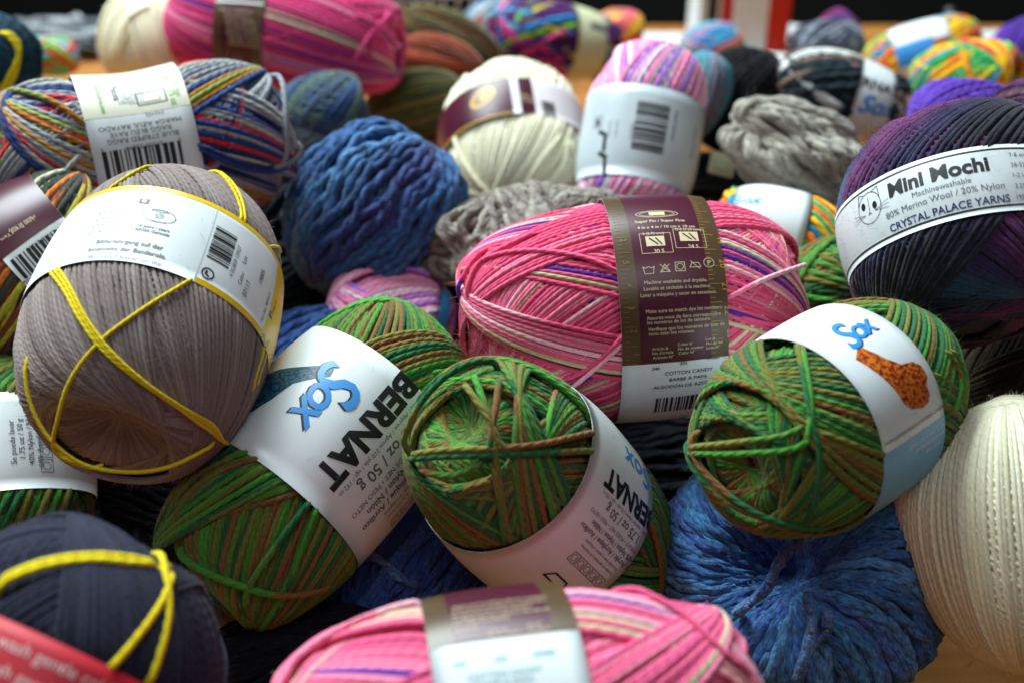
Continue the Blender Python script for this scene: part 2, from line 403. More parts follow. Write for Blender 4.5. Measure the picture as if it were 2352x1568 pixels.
    def ell(s, rx, ry, lw, px, py, th, mat, dx=0, dy=0, part='care_symbols', n=16):
        a = np.arange(n) / n * 2 * math.pi; s.line(np.stack([dx + rx * np.cos(a), dy + ry * np.sin(a)], 1), lw, px, py, 1, th, mat, part, closed=True)
    def disc(s, rx, ry, px, py, th, mat, dx=0, dy=0, part='logo', lvl=1, n=28):
        a = np.arange(n) / n * 2 * math.pi; s.poly(np.stack([dx + rx * np.cos(a), dy + ry * np.sin(a)], 1), px, py, 1, th, mat, part, lvl)
    def barcode(s, px, py, w, h, th, mat, seed=1, n=48):
        rg = np.random.default_rng(seed); x = 0; bars = []
        while x < n: a = rg.choice([1, 1, 2, 3]); bars.append((x, a)); x += a + rg.choice([1, 1, 2])
        for x0, a in bars:
            k = w / n; s.poly([((x0 - n / 2) * k, -h / 2), ((x0 + a - n / 2) * k, -h / 2), ((x0 + a - n / 2) * k, h / 2), ((x0 - n / 2) * k, h / 2)], px, py, 1, th, mat, 'barcode', 2)
    def finish(s):
        groups = []
        for (part, mn, lvl), (mat, its) in s.items.items():
            left = sorted(its, key=lambda t: t[0][:, 1].min())
            cl = []
            for it in left:
                b0, b1 = it[0].min(0), it[0].max(0)
                for c_ in cl:
                    if (b0 < c_[1] + .007).all() and (b1 > c_[0] - .007).all():
                        c_[0] = np.minimum(c_[0], b0); c_[1] = np.maximum(c_[1], b1); c_[2].append(it); break
                else: cl.append([b0, b1, [it]])
            groups += [(part, mat, lvl, c_[2]) for c_ in cl]
        for part, mat, lvl, its in groups:
            bm = bmesh.new()
            for v, f in its:
                vs_ = [bm.verts.new((x, y, 0)) for x, y in v]
                for ff in f:
                    try: bm.faces.new([vs_[i] for i in ff])
                    except ValueError: pass
            allv = np.concatenate([v for v, f in its]); lo, hi = allv.min(0), allv.max(0)
            stp = .0018
            for ax, no in ((1, (0, 1, 0)), (0, (1, 0, 0))):
                st_ = stp if ax == 1 else .004
                x = math.ceil(lo[ax] / st_) * st_
                while x < hi[ax]:
                    co = (0, x, 0) if ax == 1 else (x, 0, 0)
                    bmesh.ops.bisect_plane(bm, geom=bm.verts[:] + bm.edges[:] + bm.faces[:], plane_co=co, plane_no=no); x += st_
            # keep the print on the paper
            for co, no in (((s.z1 + 2e-5, 0, 0), (-1, 0, 0)), ((s.z2 - 2e-5, 0, 0), (1, 0, 0)), ((0, s.phi[0] * s.R0, 0), (0, -1, 0)), ((0, s.phi[1] * s.R0, 0), (0, 1, 0))):
                bmesh.ops.bisect_plane(bm, geom=bm.verts[:] + bm.edges[:] + bm.faces[:], plane_co=co, plane_no=no, clear_outer=True)
            if not bm.verts: bm.free(); continue
            bmesh.ops.triangulate(bm, faces=bm.faces[:])
            co = np.array([v.co[:] for v in bm.verts]); P = s.pos(co[:, 0], co[:, 1], .00007 * lvl) - s.b.org
            for v, p in zip(bm.verts, P): v.co = p
            me = bpy.data.meshes.new(part)
            bm.to_mesh(me); bm.free(); me.materials.append(mat)
            for p in me.polygons: p.use_smooth = True
            o = bpy.data.objects.new(part, me); C.objects.link(o); o.parent = s.obj

# ------------------------------------------------------------------ setting
def struct_box(name, x0, x1, y0, y1, z0, z1, mat, kind='structure'):
    bm = bmesh.new(); bmesh.ops.create_cube(bm, size=1)
    for v in bm.verts: v.co = ((x0 + x1) / 2 + v.co.x * (x1 - x0), (y0 + y1) / 2 + v.co.y * (y1 - y0), (z0 + z1) / 2 + v.co.z * (z1 - z0))
    me = bpy.data.meshes.new(name); bm.to_mesh(me); bm.free(); me.materials.append(mat)
    o = bpy.data.objects.new(name, me); C.objects.link(o)
    if kind: o['kind'] = kind
    return o
def wood():
    m, nt, b = node_mat('worn_wood'); n = nt.nodes; l = nt.links
    tc = n.new('ShaderNodeTexCoord'); mp = n.new('ShaderNodeMapping'); mp.inputs['Scale'].default_value = (4, 38, 10)
    l.new(tc.outputs['Object'], mp.inputs[0])
    a = n.new('ShaderNodeTexNoise'); a.inputs['Scale'].default_value = 1.6; a.inputs['Detail'].default_value = 6; l.new(mp.outputs[0], a.inputs['Vector'])
    cr = n.new('ShaderNodeValToRGB'); l.new(a.outputs['Fac'], cr.inputs[0])
    cr.color_ramp.elements[0].position = .3; cr.color_ramp.elements[0].color = (*lin('8a4f1c'), 1)
    cr.color_ramp.elements[1].position = .7; cr.color_ramp.elements[1].color = (*lin('c08540'), 1)
    s = n.new('ShaderNodeTexNoise'); s.inputs['Scale'].default_value = 130; s.inputs['Detail'].default_value = 4; l.new(tc.outputs['Object'], s.inputs['Vector'])
    c2 = n.new('ShaderNodeValToRGB'); l.new(s.outputs['Fac'], c2.inputs[0])
    c2.color_ramp.elements[0].position = .62; c2.color_ramp.elements[0].color = (0, 0, 0, 1)
    c2.color_ramp.elements[1].position = .68; c2.color_ramp.elements[1].color = (1, 1, 1, 1)
    mx = n.new('ShaderNodeMix'); mx.data_type = 'RGBA'; mx.inputs[7].default_value = (*lin('2a1a10'), 1)
    l.new(c2.outputs[0], mx.inputs[0]); l.new(cr.outputs[0], mx.inputs[6]); l.new(mx.outputs[2], b.inputs['Base Color'])
    b.inputs['Roughness'].default_value = .45
    return m
WOOD = wood()
struct_box('tabletop', -1.2, 1.2, -.25, 1.10, -.035, 0, WOOD)
def darkmat(name, h, rough=.9):
    m, nt, b = node_mat(name); n = nt.nodes; l = nt.links
    tc = n.new('ShaderNodeTexCoord'); a = n.new('ShaderNodeTexNoise'); a.inputs['Scale'].default_value = 3; l.new(tc.outputs['Object'], a.inputs['Vector'])
    mx = n.new('ShaderNodeMix'); mx.data_type = 'RGBA'; mx.inputs[6].default_value = (*lin(h) * .5, 1) if False else (*(lin(h) * .5), 1); mx.inputs[7].default_value = (*lin(h), 1)
    l.new(a.outputs['Fac'], mx.inputs[0]); l.new(mx.outputs[2], b.inputs['Base Color']); b.inputs['Roughness'].default_value = rough
    return m
struct_box('floor', -3, 3, -2, 4, -.80, -.75, darkmat('dark_floor', '120d0b'))
struct_box('back_wall', -3, 3, 2.6, 2.65, -.75, 2.2, darkmat('dark_wall', '14100e'))

# ------------------------------------------------------------------ yarn palettes
GREEN = [('489636', 2.4, .7), ('286638', 2.8, .8), ('72732f', 3.4, .8), ('7e5a2e', 2.4, .6), ('4f8232', 1.8, .7)]
PINK = [('ee5c86', 6, 1.6), ('f27a9a', 3.5, 1.3), ('e04c76', 5, 1.6), ('f4b4c2', 1.8, .7), ('ccc498', 1.6, .7), ('542a94', 1.8, .7)]
PASTEL = [('f086b8', 4, .8), ('f6b4d2', 3, .7), ('a877d8', 3, .7), ('e8dce8', 2.6, .6), ('f59cc4', 2, .6)]
RAINBOW = [('f0b818', 3, .8), ('e8742a', 3, .7), ('38a860', 2.6, .7), ('d8503a', 1.6, .5), ('2890b0', 2, .6), ('a8c838', 1.6, .6)]
KROY = [('8c9098', 7, 1.0), ('1f3f80', 2.6, .8), ('a8aca8', 5, .7), ('c83038', 1.8, .6), ('b07828', 1.5, .5), ('8f9a4a', 1.2, .6), ('263060', 1.6, .7)]
DARKMIX = [('3a4038', 4, .8), ('2c3a30', 3, .8), ('d87830', 1.4, .5), ('a8a030', 1.2, .5), ('c8c8a8', .8, .4), ('7a3a2a', 1, .5)]
INK = flat('15151a', .5, name='black_ink'); GREY_INK = flat('6a6e72', .5, name='grey_ink'); BLUE_INK = flat('2f8fdc', .4, name='blue_ink')
CREAM_INK = flat('d8c8a0', .5, name='cream_ink'); GREEN_INK = flat('6fa83a', .5, name='green_ink'); MAROON = flat('4c162a', .32, name='maroon_ink')
BRONZE = flat('54402a', .32, name='bronze_ink'); WHITE = flat('e8eeee', .4, name='white_ink'); GOLD = flat('c89830', .35, name='gold_ink')
YELLOW_INK = flat('f0c400', .35, name='yellow_ink'); NAVY_INK = flat('1c2f6e', .4, name='navy_ink'); SKY_INK = flat('8fc8f0', .4, name='pale_blue_ink')
PAPER = paper('e6eef0')

def sock_ink(h1, h2, name):
    m, nt, b = node_mat(name); n = nt.nodes; l = nt.links
    tc = n.new('ShaderNodeTexCoord'); a = n.new('ShaderNodeTexNoise'); a.inputs['Scale'].default_value = 900; a.inputs['Detail'].default_value = 3; l.new(tc.outputs['Object'], a.inputs['Vector'])
    cr = n.new('ShaderNodeValToRGB'); l.new(a.outputs['Fac'], cr.inputs[0])
    cr.color_ramp.elements[0].position = .44; cr.color_ramp.elements[0].color = (*lin(h1), 1)
    cr.color_ramp.elements[1].position = .56; cr.color_ramp.elements[1].color = (*lin(h2), 1)
    l.new(cr.outputs[0], b.inputs['Base Color']); b.inputs['Roughness'].default_value = .4
    return m
ORANGE_SOCK = sock_ink('8a2418', 'e07a20', 'orange_sock_print'); NAVY_SOCK = sock_ink('16265e', '1f6a70', 'navy_sock_print')
# sock outline in a box about 1 wide (leg top at left, toe at lower right)
SOCK = [(-.50, .42), (-.38, .50), (-.20, .34), (0, .22), (.15, .18), (.28, .24), (.42, .22), (.50, .10), (.50, -.06), (.46, -.16), (.50, -.30), (.44, -.44), (.30, -.52), (.18, -.48),
        (.06, -.34), (-.04, -.20), (-.20, .02), (-.40, .24)]

def sock_logo(L, px, py, h, th, dx=0):
    c = L.loc(px, py)
    for ch, ox, sc, sx in (('S', -.58, 1.6, .8), ('o', .12, 1.15, .9), ('x', .72, 1.15, .85)):
        for dx, m_, lv in ((0, INK, 2), (-.05, BLUE_INK, 3)):
            c2 = L.place(np.array([[(ox + dx) * h * L.b.k, -dx * h * L.b.k]]), c, th)[0]
            L.text(ch, c2, None, h * sc, th, m_, 'logo', bold=.012, shear=.3, sx=sx, lvl=lv)

SOCKYARN = yarn_mat(3, 1.9, .5, .12, .28, .001)
FINE = yarn_mat(3, 2.0, .28, .12, .15, .0009)
FARYARN = yarn_mat(2, 2.0, .5, .08, .2, .0012)

# ================================================================== the balls, front and middle
# --- warm grey ball with yellow ties (left)
b = Ball('yarn_ball', 'taupe grey yarn ball with yellow crossing strands and white label edged in yellow', 'yarn ball', 356, 735, .425, 61, 38, 265, 402, e=2.3, dimple=.28, dw=.5); b.zoned((430, 640), (520, 485))
b.wind(5.2, stripes([('8d7f7b', 3, 2), ('857672', 2, 2), ('958883', 2, 2)], 3, .5), [(85, 1, 22, .382), (70, 1, 30, .382), (55, 1, 34, .382), (44, .8, 70, 0), (60, .3, 40, .382)], S=96, hair=9000, hw=.00005, hairlen=.0035, seed=2, wob=.012, gap=1.06, tops=[(58, -70, 40), (50, 90, 50), (64, 30, 36), (54, 130, 30)])
tY = Tubes()
YC = gradient(['e6cf10', 'e0c408', 'efd820'], .7)
for off in (0, 9, 17):
    b.trace([(100 + off, 590 - off * .3), (140 + off, 655 - off * .3), (185 + off, 735), (232 + off, 800), (330 + off * .6, 880 + off * .2), (410, 935 - off * .3), (478 + off * .3, 985 - off * .8), (510, 1010), (540, 1035)], 4.3, YC, tubes=tY, lift=3 + off * .1)
b.trace([(500, 600), (430, 648), (330, 710), (228, 788), (165, 870), (135, 960), (128, 1030), (180, 1062), (235, 1075)], 4.2, YC, tubes=tY)
b.trace([(60, 800), (75, 930), (125, 1015), (200, 1065), (300, 1080), (380, 1070), (450, 1040), (500, 1010)], 4.2, YC, tubes=tY)
b.trace([(615, 700), (605, 790), (585, 860), (575, 905)], 4.2, YC, tubes=tY); b.trace([(622, 700), (613, 790), (593, 860), (585, 890)], 4.2, YC, tubes=tY)
b.trace([(500, 560), (560, 566), (610, 568), (655, 565), (672, 566)], 4.2, YC, tubes=tY)
b.trace([(200, 520), (235, 455), (300, 405), (360, 378)], 4.2, YC, tubes=tY)
b.trace([(480, 385), (525, 425), (550, 480), (552, 540)], 4.2, YC, tubes=tY); b.trace([(487, 383), (532, 423), (557, 478), (560, 545)], 4.2, YC, tubes=tY)
b.finish(FINE, 'yarn'); tY.build('tie_strand', FINE, b.root, b.org)
L = Label(b, (430, 640), (520, 485), PAPER)
Lz = (L.z1, L.z2); e8 = 14 * b.k
cB = L.loc(430, 640)[1]
B0 = L.loc(452, 632)[1]
L.band(Lz[1] - e8, Lz[1], -3 * L.R0, 3 * L.R0, YELLOW_INK)
L.band(Lz[0], Lz[0] + e8, B0, B0 + .3, YELLOW_INK)
Bn = L.loc(600, 760)[1]
L.band(Lz[0], Lz[1], Bn, Bn + .12, YELLOW_INK)
L.band(Lz[0], Lz[1], B0 - .0004, B0, flat('c8d4d4', .4))
for i, (s_, bo) in enumerate([('Bilderlehrgang auf der', .025), ('Innenseite der Banderole.', .025), ('Illustrated lesson on the', .0), ('back of the ball band.', .0)]):
    L.text(s_, 296 - i * 6, 556 + i * 17, 11, -90, GREY_INK, bold=bo)
for i, s_ in enumerate(['10 Jahre / years', 'REGIA-Garantie']): L.text(s_, 352 - i * 2, 523 + i * 9, 7.5, -90, INK, bold=.02)
L.ell(34, 19, 1.6, 366, 497, -90, GREY_INK, part='logo', n=24)
L.text('REGIA', 369, 486, 9, -90, GREY_INK, 'logo', bold=.02); L.text('GARANTIE', 362, 508, 5, -90, GREY_INK, 'logo')
for r_ in (10, 7, 4): L.ell(r_, r_ * .8, 1.2, 366, 497, -90, GREY_INK, part='logo', n=12)
for i in range(4):
    for j in range(3):
        L.ell(8, 6, 1.1, 236 + j * 24 - i * 8, 490 + i * 15 - j * 6, -90, GREY_INK, n=6 + j)
        L.line([(-8, -5), (8, 5)], 1.1, 236 + j * 24 - i * 8, 490 + i * 15 - j * 6, 1, -90, GREY_INK, 'care_symbols')
L.rect(332, 464, 22, 16, -90, INK, 'logo'); L.disc(5, 5, 332, 464, -90, WHITE, lvl=2)
L.barcode(512, 566, 95, 52, 0, INK, 5); 
L.text('4 053859 129527', 540, 600, 9, 0, INK)
L.text('Lot', 560, 598, 11, 0, INK); L.text('Color', 552, 640, 10, 0, INK); L.text('07117', 564, 664, 12, 0, INK); L.text('19805.', 598, 636, 12, 0, INK)
L.ell(13, 13, 3.2, 478, 628, 0, INK, part='logo'); L.line([(-6, -3), (-2, 5), (5, 3), (2, 5)], 4, 478, 628, 1, 0, INK, 'logo')
L.text('Art.-No. 9801613', 607, 705, 8, 0, INK); L.text('Like us', 626, 704, 9, 0, INK); L.rect(618, 724, 16, 16, 0, NAVY_INK); L.text('f', 618, 724, 11, 0, WHITE, 'logo', bold=.03, lvl=3)
L.text('COATS', 606, 800, 10, 0, INK)
for q in range(6): L.ell(4, 4, 1.2, 600, 780, 0, INK, dx=9 * math.cos(q), dy=9 * math.sin(q), part='logo', n=8)
L.finish()

# --- pink ball with maroon band (centre)
def maroon_label(L, x0, fr, texts=True, end_white=None):
    """maroon panel between bronze measuring-tape edges"""
    w = L.z2 - L.z1; Bw = end_white
    L.band(L.z1, L.z2, -.3, Bw, BRONZE, lvl=1)
    L.band(L.z1 + w * .17, L.z2 - w * .17, -.3, Bw - .0004, MAROON, lvl=2)
b = Ball('yarn_ball', 'large bright pink yarn ball with maroon and white label in the middle of the pile', 'yarn ball', 1450, 712, .45, 7, 8, 254, 432, e=2.3, dimple=.1, group='pink balls with maroon labels'); b.zoned((1425, 725), (1670, 690))
PK = stripes(PINK, 21)
b.wind(5.6, PK, [(86, 1, 26, .382), (76, 1, 34, .382), (66, 1, 40, .382), (60, .95, 60, 0)], S=110, hair=10000, hw=.00005, hairlen=.004, seed=41, wob=.012, gap=1.04, tops=[(54, -75, 44), (50, 98, 64), (62, -120, 20), (72, 40, 12), (68, -60, 9)])
for pp in ([(1075, 640), (1110, 600), (1200, 578), (1330, 590), (1425, 625)], [(1070, 700), (1100, 610), (1180, 560), (1250, 530)], [(1290, 905), (1360, 850), (1450, 770)],
           [(1660, 690), (1760, 640), (1860, 603)], [(1690, 727), (1770, 745), (1830, 735), (1868, 712)], [(1048, 690), (1075, 620), (1130, 560)], [(1282, 880), (1370, 830), (1455, 745)]):
    b.trace(pp, 5.4, PK, tubes=b.T)
b.finish(FINE)
L = Label(b, (1425, 725), (1670, 690), PAPER)
Bw = L.loc(1575, 828)[1]
maroon_label(L, 0, 0, end_white=Bw)
w_ = (L.z2 - L.z1)
for i, n_ in enumerate(['18', '19', '20', '21', '22', '23']):
    L.text(n_, 1650 + i * 5.5, 500 + i * 53, 15, -90, GOLD, 'measuring_tape', lvl=3)
    L.text(['6', '5', '4', '3', '2', '1'][i] if i else '2', 1432 + i * 6, 552 + i * 52, 13, -90, flat('8f7430', .4), 'measuring_tape', lvl=3)
for i in range(48):
    Bt = Bw - .0004 - i * .0016; ln = w_ * (.11 if i % 4 == 0 else .05)
    L.band(L.z2 - w_ * .165, L.z2 - w_ * .165 + ln, Bt - .00015, Bt, GOLD, 'measuring_tape', 3)
    L.band(L.z1 + w_ * .03, L.z1 + w_ * .03 + ln, Bt - .00015, Bt, flat('8f7430', .4), 'measuring_tape', 3)
for i, (s_, x, y, h) in enumerate([('Super Fin / Super Fine', 1515, 507, 8.5), ('4 in x 4 in / 10 cm x 10 cm', 1530, 521, 8), ('2 (2.75 mm)', 1500, 537, 6.5), ('D-3 (3.25 mm)', 1580, 527, 6.5), ('30 S', 1514, 577, 9), ('24 S', 1592, 566, 9)]):
    L.text(s_, x, y, h, 0, CREAM_INK, bold=.01, lvl=3)
for x, y in ((1505, 554), (1582, 543)):
    L.rect(x, y, 40, 26, 0, CREAM_INK, 'gauge_symbol', 3); L.line([(-12, 8), (4, -8)], 3, x, y, 1, 0, MAROON, 'gauge_symbol', 4); L.line([(2, 8), (13, -9)], 3, x, y, 1, 0, MAROON, 'gauge_symbol', 4)
    L.box(66, 52, 1, x + 2, y + 4, 0, CREAM_INK)
L.ell(46, 12, 1.2, 1508, 492, 0, CREAM_INK, n=24); L.ell(38, 9, 1, 1508, 492, 0, CREAM_INK, n=24); L.rect(1508, 492, 34, 12, 0, CREAM_INK, 'gauge_symbol', 3)
for i, x in enumerate((1490, 1527, 1562, 1596, 1628)):
    y = 622 - i * 4.6
    if i == 0: L.line([(-12, 8), (-9, -8), (9, -8), (12, 8), (6, 4), (0, 8), (-6, 4), (-12, 8)], 1.3, x, y, 1, 0, CREAM_INK, 'care_symbols', 3)
    elif i == 1: L.line([(-10, -8), (10, -8), (0, 9)], 1.3, x, y, 1, 0, CREAM_INK, 'care_symbols', 3, closed=True); L.line([(-10, 9), (10, -9)], 1.3, x, y, 1, 0, CREAM_INK, 'care_symbols', 3); L.line([(10, 9), (-10, -9)], 1.3, x, y, 1, 0, CREAM_INK, 'care_symbols', 3)
    elif i == 2: L.box(20, 20, 1.3, x, y, 0, CREAM_INK); L.ell(7, 7, 1.2, x, y, 0, CREAM_INK)
    elif i == 3: L.line([(-12, -6), (12, -6), (8, 4), (-6, 4)], 1.3, x, y, 1, 0, CREAM_INK, 'care_symbols', 3, closed=True); L.line([(-9, 8), (9, -10)], 1.3, x, y, 1, 0, CREAM_INK, 'care_symbols', 3)
    else: L.ell(11, 11, 1.3, x, y, 0, CREAM_INK); L.text('P', x, y, 11, 0, CREAM_INK, lvl=3)
for i, s_ in enumerate(['Machine washable and dryable.', 'Lavable et séchable à la machine.', 'Lavar a máquina y secar en secadora.']):
    L.text(s_, 1548 + i * 2.5 + len(s_) * .15, 646 + i * 14, 7.6, 0, CREAM_INK, lvl=3)
for i, (s_, dy) in enumerate([('Make sure to match dye lot numbers.', 0), ('Assurez-vous de faire correspondre', 15), ('les numéros de lot de teinture.', 25), ('Verifique que los números de lote de', 40), ('tono sean los mismos.', 50)]):
    L.text(s_, L.loc(1483 + i * 1.6, 716 + dy), None, 7.6, 0, CREAM_INK, lvl=3, align='l')
for x, y, ls in ((1497, 800, ['Article #', 'No d\'article', 'Artículo N°']), (1556, 790, ['Color #', 'No de couleur', 'Color N°']), (1620, 778, ['Lot #', 'No de lot', 'Lote N°'])):
    for i, s_ in enumerate(ls): L.text(s_, L.loc(x + i, y + i * 10), None, 6.6, 0, CREAM_INK, lvl=3, align='l')
for (s_, x, y, h) in [('240', 1506, 845, 8), ('205', 1570, 833, 8), ('69085', 1638, 820, 8), ('COTTON CANDY', 1582, 852, 9), ('BARBE À PAPA', 1581, 867, 9), ('ALGODÓN DE AZÚCAR', 1574, 882, 9)]:
    L.text(s_, x, y, h, 0, INK, bold=.005)
L.barcode(1572, 925, 130, 60, 0, INK, 8)
L.finish()

# --- three green balls
GBASE = dict(group='green and brown balls with sock labels')
def green_ball(label, px, py, d, th, tau, a, c, seed, layers, traces, dimple=.25, dw=.42, zone=None):
    b = Ball('yarn_ball', label, 'yarn ball', px, py, d, th, tau, a, c, e=2.5, dimple=dimple, dw=dw, group='green and brown balls with sock labels')
    b.zoned(*zone)
    col = stripes(GREEN, seed)
    b.wind(7.1, col, layers, S=100, M=7, hair=9000, hairlen=.004, seed=seed, hw=.00005, wob=.02, ntop=7, toph=.45)
    for pp in traces: b.trace(pp, 7.4, col, tubes=b.T)
    return b.finish(SOCKYARN)
def bernat_side(L, pts, h, sm):
    """upside-down side of the sock label: pts = pixel anchors"""
    (bx, by), (ax, ay), (ox, oy), (nx, ny), (n2x, n2y), (n3x, n3y), (sx_, sy_) = pts
    L.text('BERNAT', bx, by, h, 180, INK, 'logo', bold=.045, sx=1.0)
    c0 = L.loc(bx, by); k = L.b.k; q = h * .5 + sm
    for s_, hh, gap_, bo in (('Approx / Approx / Aprox 210 yds / vgs / 192 m', .62, 0, 0), ('1.75 oz / 50 g', 1.55, 1.7, .015), ('NET WEIGHT • POIDS NET • PESO NETO', .72, 1.9, 0),
                     ('40% Nylon / Nylon / Nilón', .95, 1.5, .02), ('60% Acrylic / Acrylique / Acrílico', .95, 1.5, .02), ('Se puede lavar y secar a máquina', .6, 1.4, 0), ('Lavable et séchable à la machine', .6, 1.1, 0)):
        q += gap_ * sm; L.text(s_, c0 + np.array([0, q * k]), None, sm * hh, 180, GREY_INK, bold=bo)
    q += 2.2 * sm
    for i in range(5):
        for shp in (0, 1):
            f_ = L.box if shp == 0 else L.ell
            f_(*( (sm * 1.9, sm * 1.9, 1.4) if shp == 0 else (sm * .6, sm * .6, 1.3)), c0 + np.array([(i - 2) * sm * 2.2 * k, q * k]), None, 180, INK)
bA = green_ball('green and brown yarn ball whose label shows a navy sock', 735, 1052, .43, 43, 13, 224, 446, 5,
    [(86, 1, 9, .382), (70, 1, 9, .382), (54, 1, 12, .382), (34, 1, 20, .382), (44, .45, 22, .3)],
    [[(375, 1210), (440, 1110), (540, 1050), (660, 1010)], [(385, 1225), (450, 1125), (550, 1065), (650, 1045)], [(770, 1085), (720, 1140), (650, 1230), (575, 1340), (565, 1400)], [(775, 1095), (735, 1150), (690, 1260), (655, 1370)],
     [(400, 1255), (470, 1310), (560, 1345), (690, 1362), (780, 1330)], [(970, 860), (1040, 850), (1090, 835)], [(975, 885), (1030, 868), (1080, 850)]], zone=((655, 1105), (885, 825)))
L = Label(bA, (655, 1105), (885, 825), PAPER)
bernat_side(L, [(848, 985), (888, 1020), (880, 1048), (905, 1050), (900, 1075), (915, 1090), (900, 1120)], 56, 17)
sock_logo(L, 752, 905, 76, 180)
L.pixpoly([(768, 833), (766, 850), (758, 864), (720, 868), (672, 880), (625, 915), (580, 945), (545, 956), (528, 950), (527, 935), (540, 910), (570, 885), (610, 862), (640, 848), (700, 840), (750, 838)], NAVY_SOCK)
L.finish()
bB = green_ball('green and brown yarn ball seen end-on in the middle of the foreground', 1262, 1160, .418, -43, 50, 226, 462, 6,
    [(87, 1, 8, .382), (74, 1, 8, .382), (58, 1, 9, .382), (42, 1, 16, .382), (50, .4, 14, .3)],
    [[(935, 1050), (1010, 1035), (1130, 1030), (1240, 1020), (1330, 1000), (1390, 990)], [(930, 1060), (1010, 1048), (1120, 1045), (1250, 1040), (1345, 1035), (1400, 1040)], [(1085, 850), (1110, 920), (1135, 1000), (1140, 1060), (1150, 1130), (1180, 1270)],
     [(1150, 860), (1140, 930), (1128, 1000), (1125, 1060)], [(928, 1050), (950, 960), (1010, 880), (1090, 835), (1150, 832)], [(1060, 870), (1120, 960), (1150, 1020), (1190, 1060)], [(950, 1075), (1040, 1090), (1130, 1050)], [(1130, 1050), (1150, 1150), (1165, 1270)]], dimple=.14, dw=.4, zone=((1320, 1130), (1480, 1230)))
L = Label(bB, (1320, 1130), (1480, 1230), PAPER)
bernat_side(L, [(1452, 1150), (1438, 1172), (1440, 1195), (1430, 1213), (1420, 1233), (1410, 1250), (1395, 1268)], 44, 13)
L.text('Sox', 1470, 1080, 60, 180, BLUE_INK, 'logo', bold=.02, shear=.3)
L.line([(-40, 12), (40, 12), (24, -10), (-24, -10)], 5, 1280, 1330, 1, 180, INK, closed=True)
L.finish()
bC = green_ball('green and brown yarn ball with an orange sock on its label, atop a blue skein', 1908, 950, .40, 42, 43, 224, 358, 9,
    [(87, 1, 8, .382), (74, 1, 8, .382), (58, 1, 10, .382), (40, 1, 22, .382), (48, .4, 18, .3)],
    [[(1828, 775), (1845, 860), (1862, 960), (1880, 1040), (1875, 1130), (1845, 1215)], [(1840, 775), (1855, 870), (1862, 950), (1845, 1040)], [(1582, 1030), (1610, 1024), (1700, 1015), (1800, 1000), (1860, 970)], [(1582, 1042), (1612, 1040), (1720, 1040), (1820, 1030), (1870, 1000)],
     [(1865, 985), (1930, 1010), (2000, 1035), (2055, 1050), (2090, 1060)], [(1580, 1000), (1590, 1060), (1650, 1130), (1740, 1180), (1830, 1215), (1930, 1210), (2020, 1160)], [(1590, 985), (1600, 1050), (1655, 1115), (1730, 1170), (1830, 1205), (1920, 1205)],
     [(2150, 790), (2200, 860), (2195, 920), (2170, 960)], [(2165, 790), (2208, 850), (2210, 900), (2175, 955)]], dimple=.14, dw=.4, zone=((1925, 850), (2075, 770)))
L = Label(bC, (1925, 850), (2075, 770), PAPER)
sock_logo(L, 1960, 762, 50, 2)
L.pixpoly([(1567.5 + x / 3, 522.7 + y / 3) for x, y in [(1205, 820), (1300, 860), (1400, 910), (1500, 945), (1580, 925), (1640, 950), (1685, 1020), (1680, 1080), (1705, 1140), (1700, 1200), (1660, 1240), (1580, 1250), (1520, 1210), (1470, 1130), (1400, 1060), (1300, 980), (1190, 910)]], ORANGE_SOCK)
L.text('www.yarnspirations.com/basic-crochet-socks', 2117, 965, 11, 0, GREY_INK, shear=.2, sx=.85)
Bq = L.loc(2125, 985)[1]; L.band(L.z1, L.z2, Bq, Bq + .03, flat('6fb4e4', .4))
for i, s_ in enumerate(['BASIC CROCHET SOCKS', 'PATRON GRATUIT', 'EN LIGNE']): L.text(s_, 2135 + i * 6, 1000 + i * 12, 9, 0, WHITE)
L.finish()

# --- blue and grey striped ball (upper left)
b = Ball('yarn_ball', 'grey, blue and red striped yarn ball with upside-down barcode label', 'yarn ball', 318, 346, .53, 2, 6, 186, 390, e=2.4, dimple=.15); b.zoned((200, 300), (448, 275)); b.waist = .13; b.wc = sum(b.zone) / 2
KC = stripes(KROY, 31)
b.wind(6.4, KC, [(85, 1, 10, .382), (68, 1, 12, .382), (50, 1, 14, .382), (38, .9, 26, 0), (46, .4, 20, .35)], S=96, hair=8000, hw=.00005, hairlen=.005, seed=12, wob=.02, toph=.45, tops=[(44, -85, 20), (50, 80, 18), (36, 110, 16), (58, -120, 16), (48, 60, 14), (40, -60, 12)])
for pp in ([(450, 330), (540, 370), (620, 385), (680, 360), (692, 330)], [(455, 340), (540, 380), (620, 392), (675, 375)], [(-20, 200), (60, 215), (130, 240), (195, 285)], [(-20, 440), (60, 470), (120, 430), (190, 350)], [(620, 160), (650, 220), (655, 300), (640, 400)]):
    b.trace(pp, 6.2, KC, tubes=b.T)
b.finish(SOCKYARN)
L = Label(b, (200, 300), (448, 275), PAPER)
Bq = L.loc(320, 248)[1]; L.band(L.z1, L.z2, -.3, Bq, flat('d8d6c0', .4))
for s_, x, y, h, m_ in [('243455', 356, 250, 9, GREY_INK), ('MARGA AZUL RAYADO', 323, 279, 11, INK), ('RAGG BLEU RAYÉ', 325, 296, 11, INK), ('BLUE STRIPED RAGG', 331, 313, 11, INK)]: L.text(s_, x, y, h, 180, m_)
L.text('57355 33894', 335, 334, 10, 180, INK); L.text('0', 415, 320, 8, 180, INK); L.text('4', 236, 345, 8, 180, INK); L.barcode(335, 370, 155, 62, 180, INK, 4)
L.text('NET 1.75 oz', 390, 188, 14, -90, GREEN_INK, bold=.02); L.text('Peso Neto', 405, 190, 9, -90, GREEN_INK)
L.text('patonsyarns.com', 228, 208, 10, -90, GREEN_INK, bold=.02); L.text('Patons', 262, 193, 14, -90, INK, bold=.03)
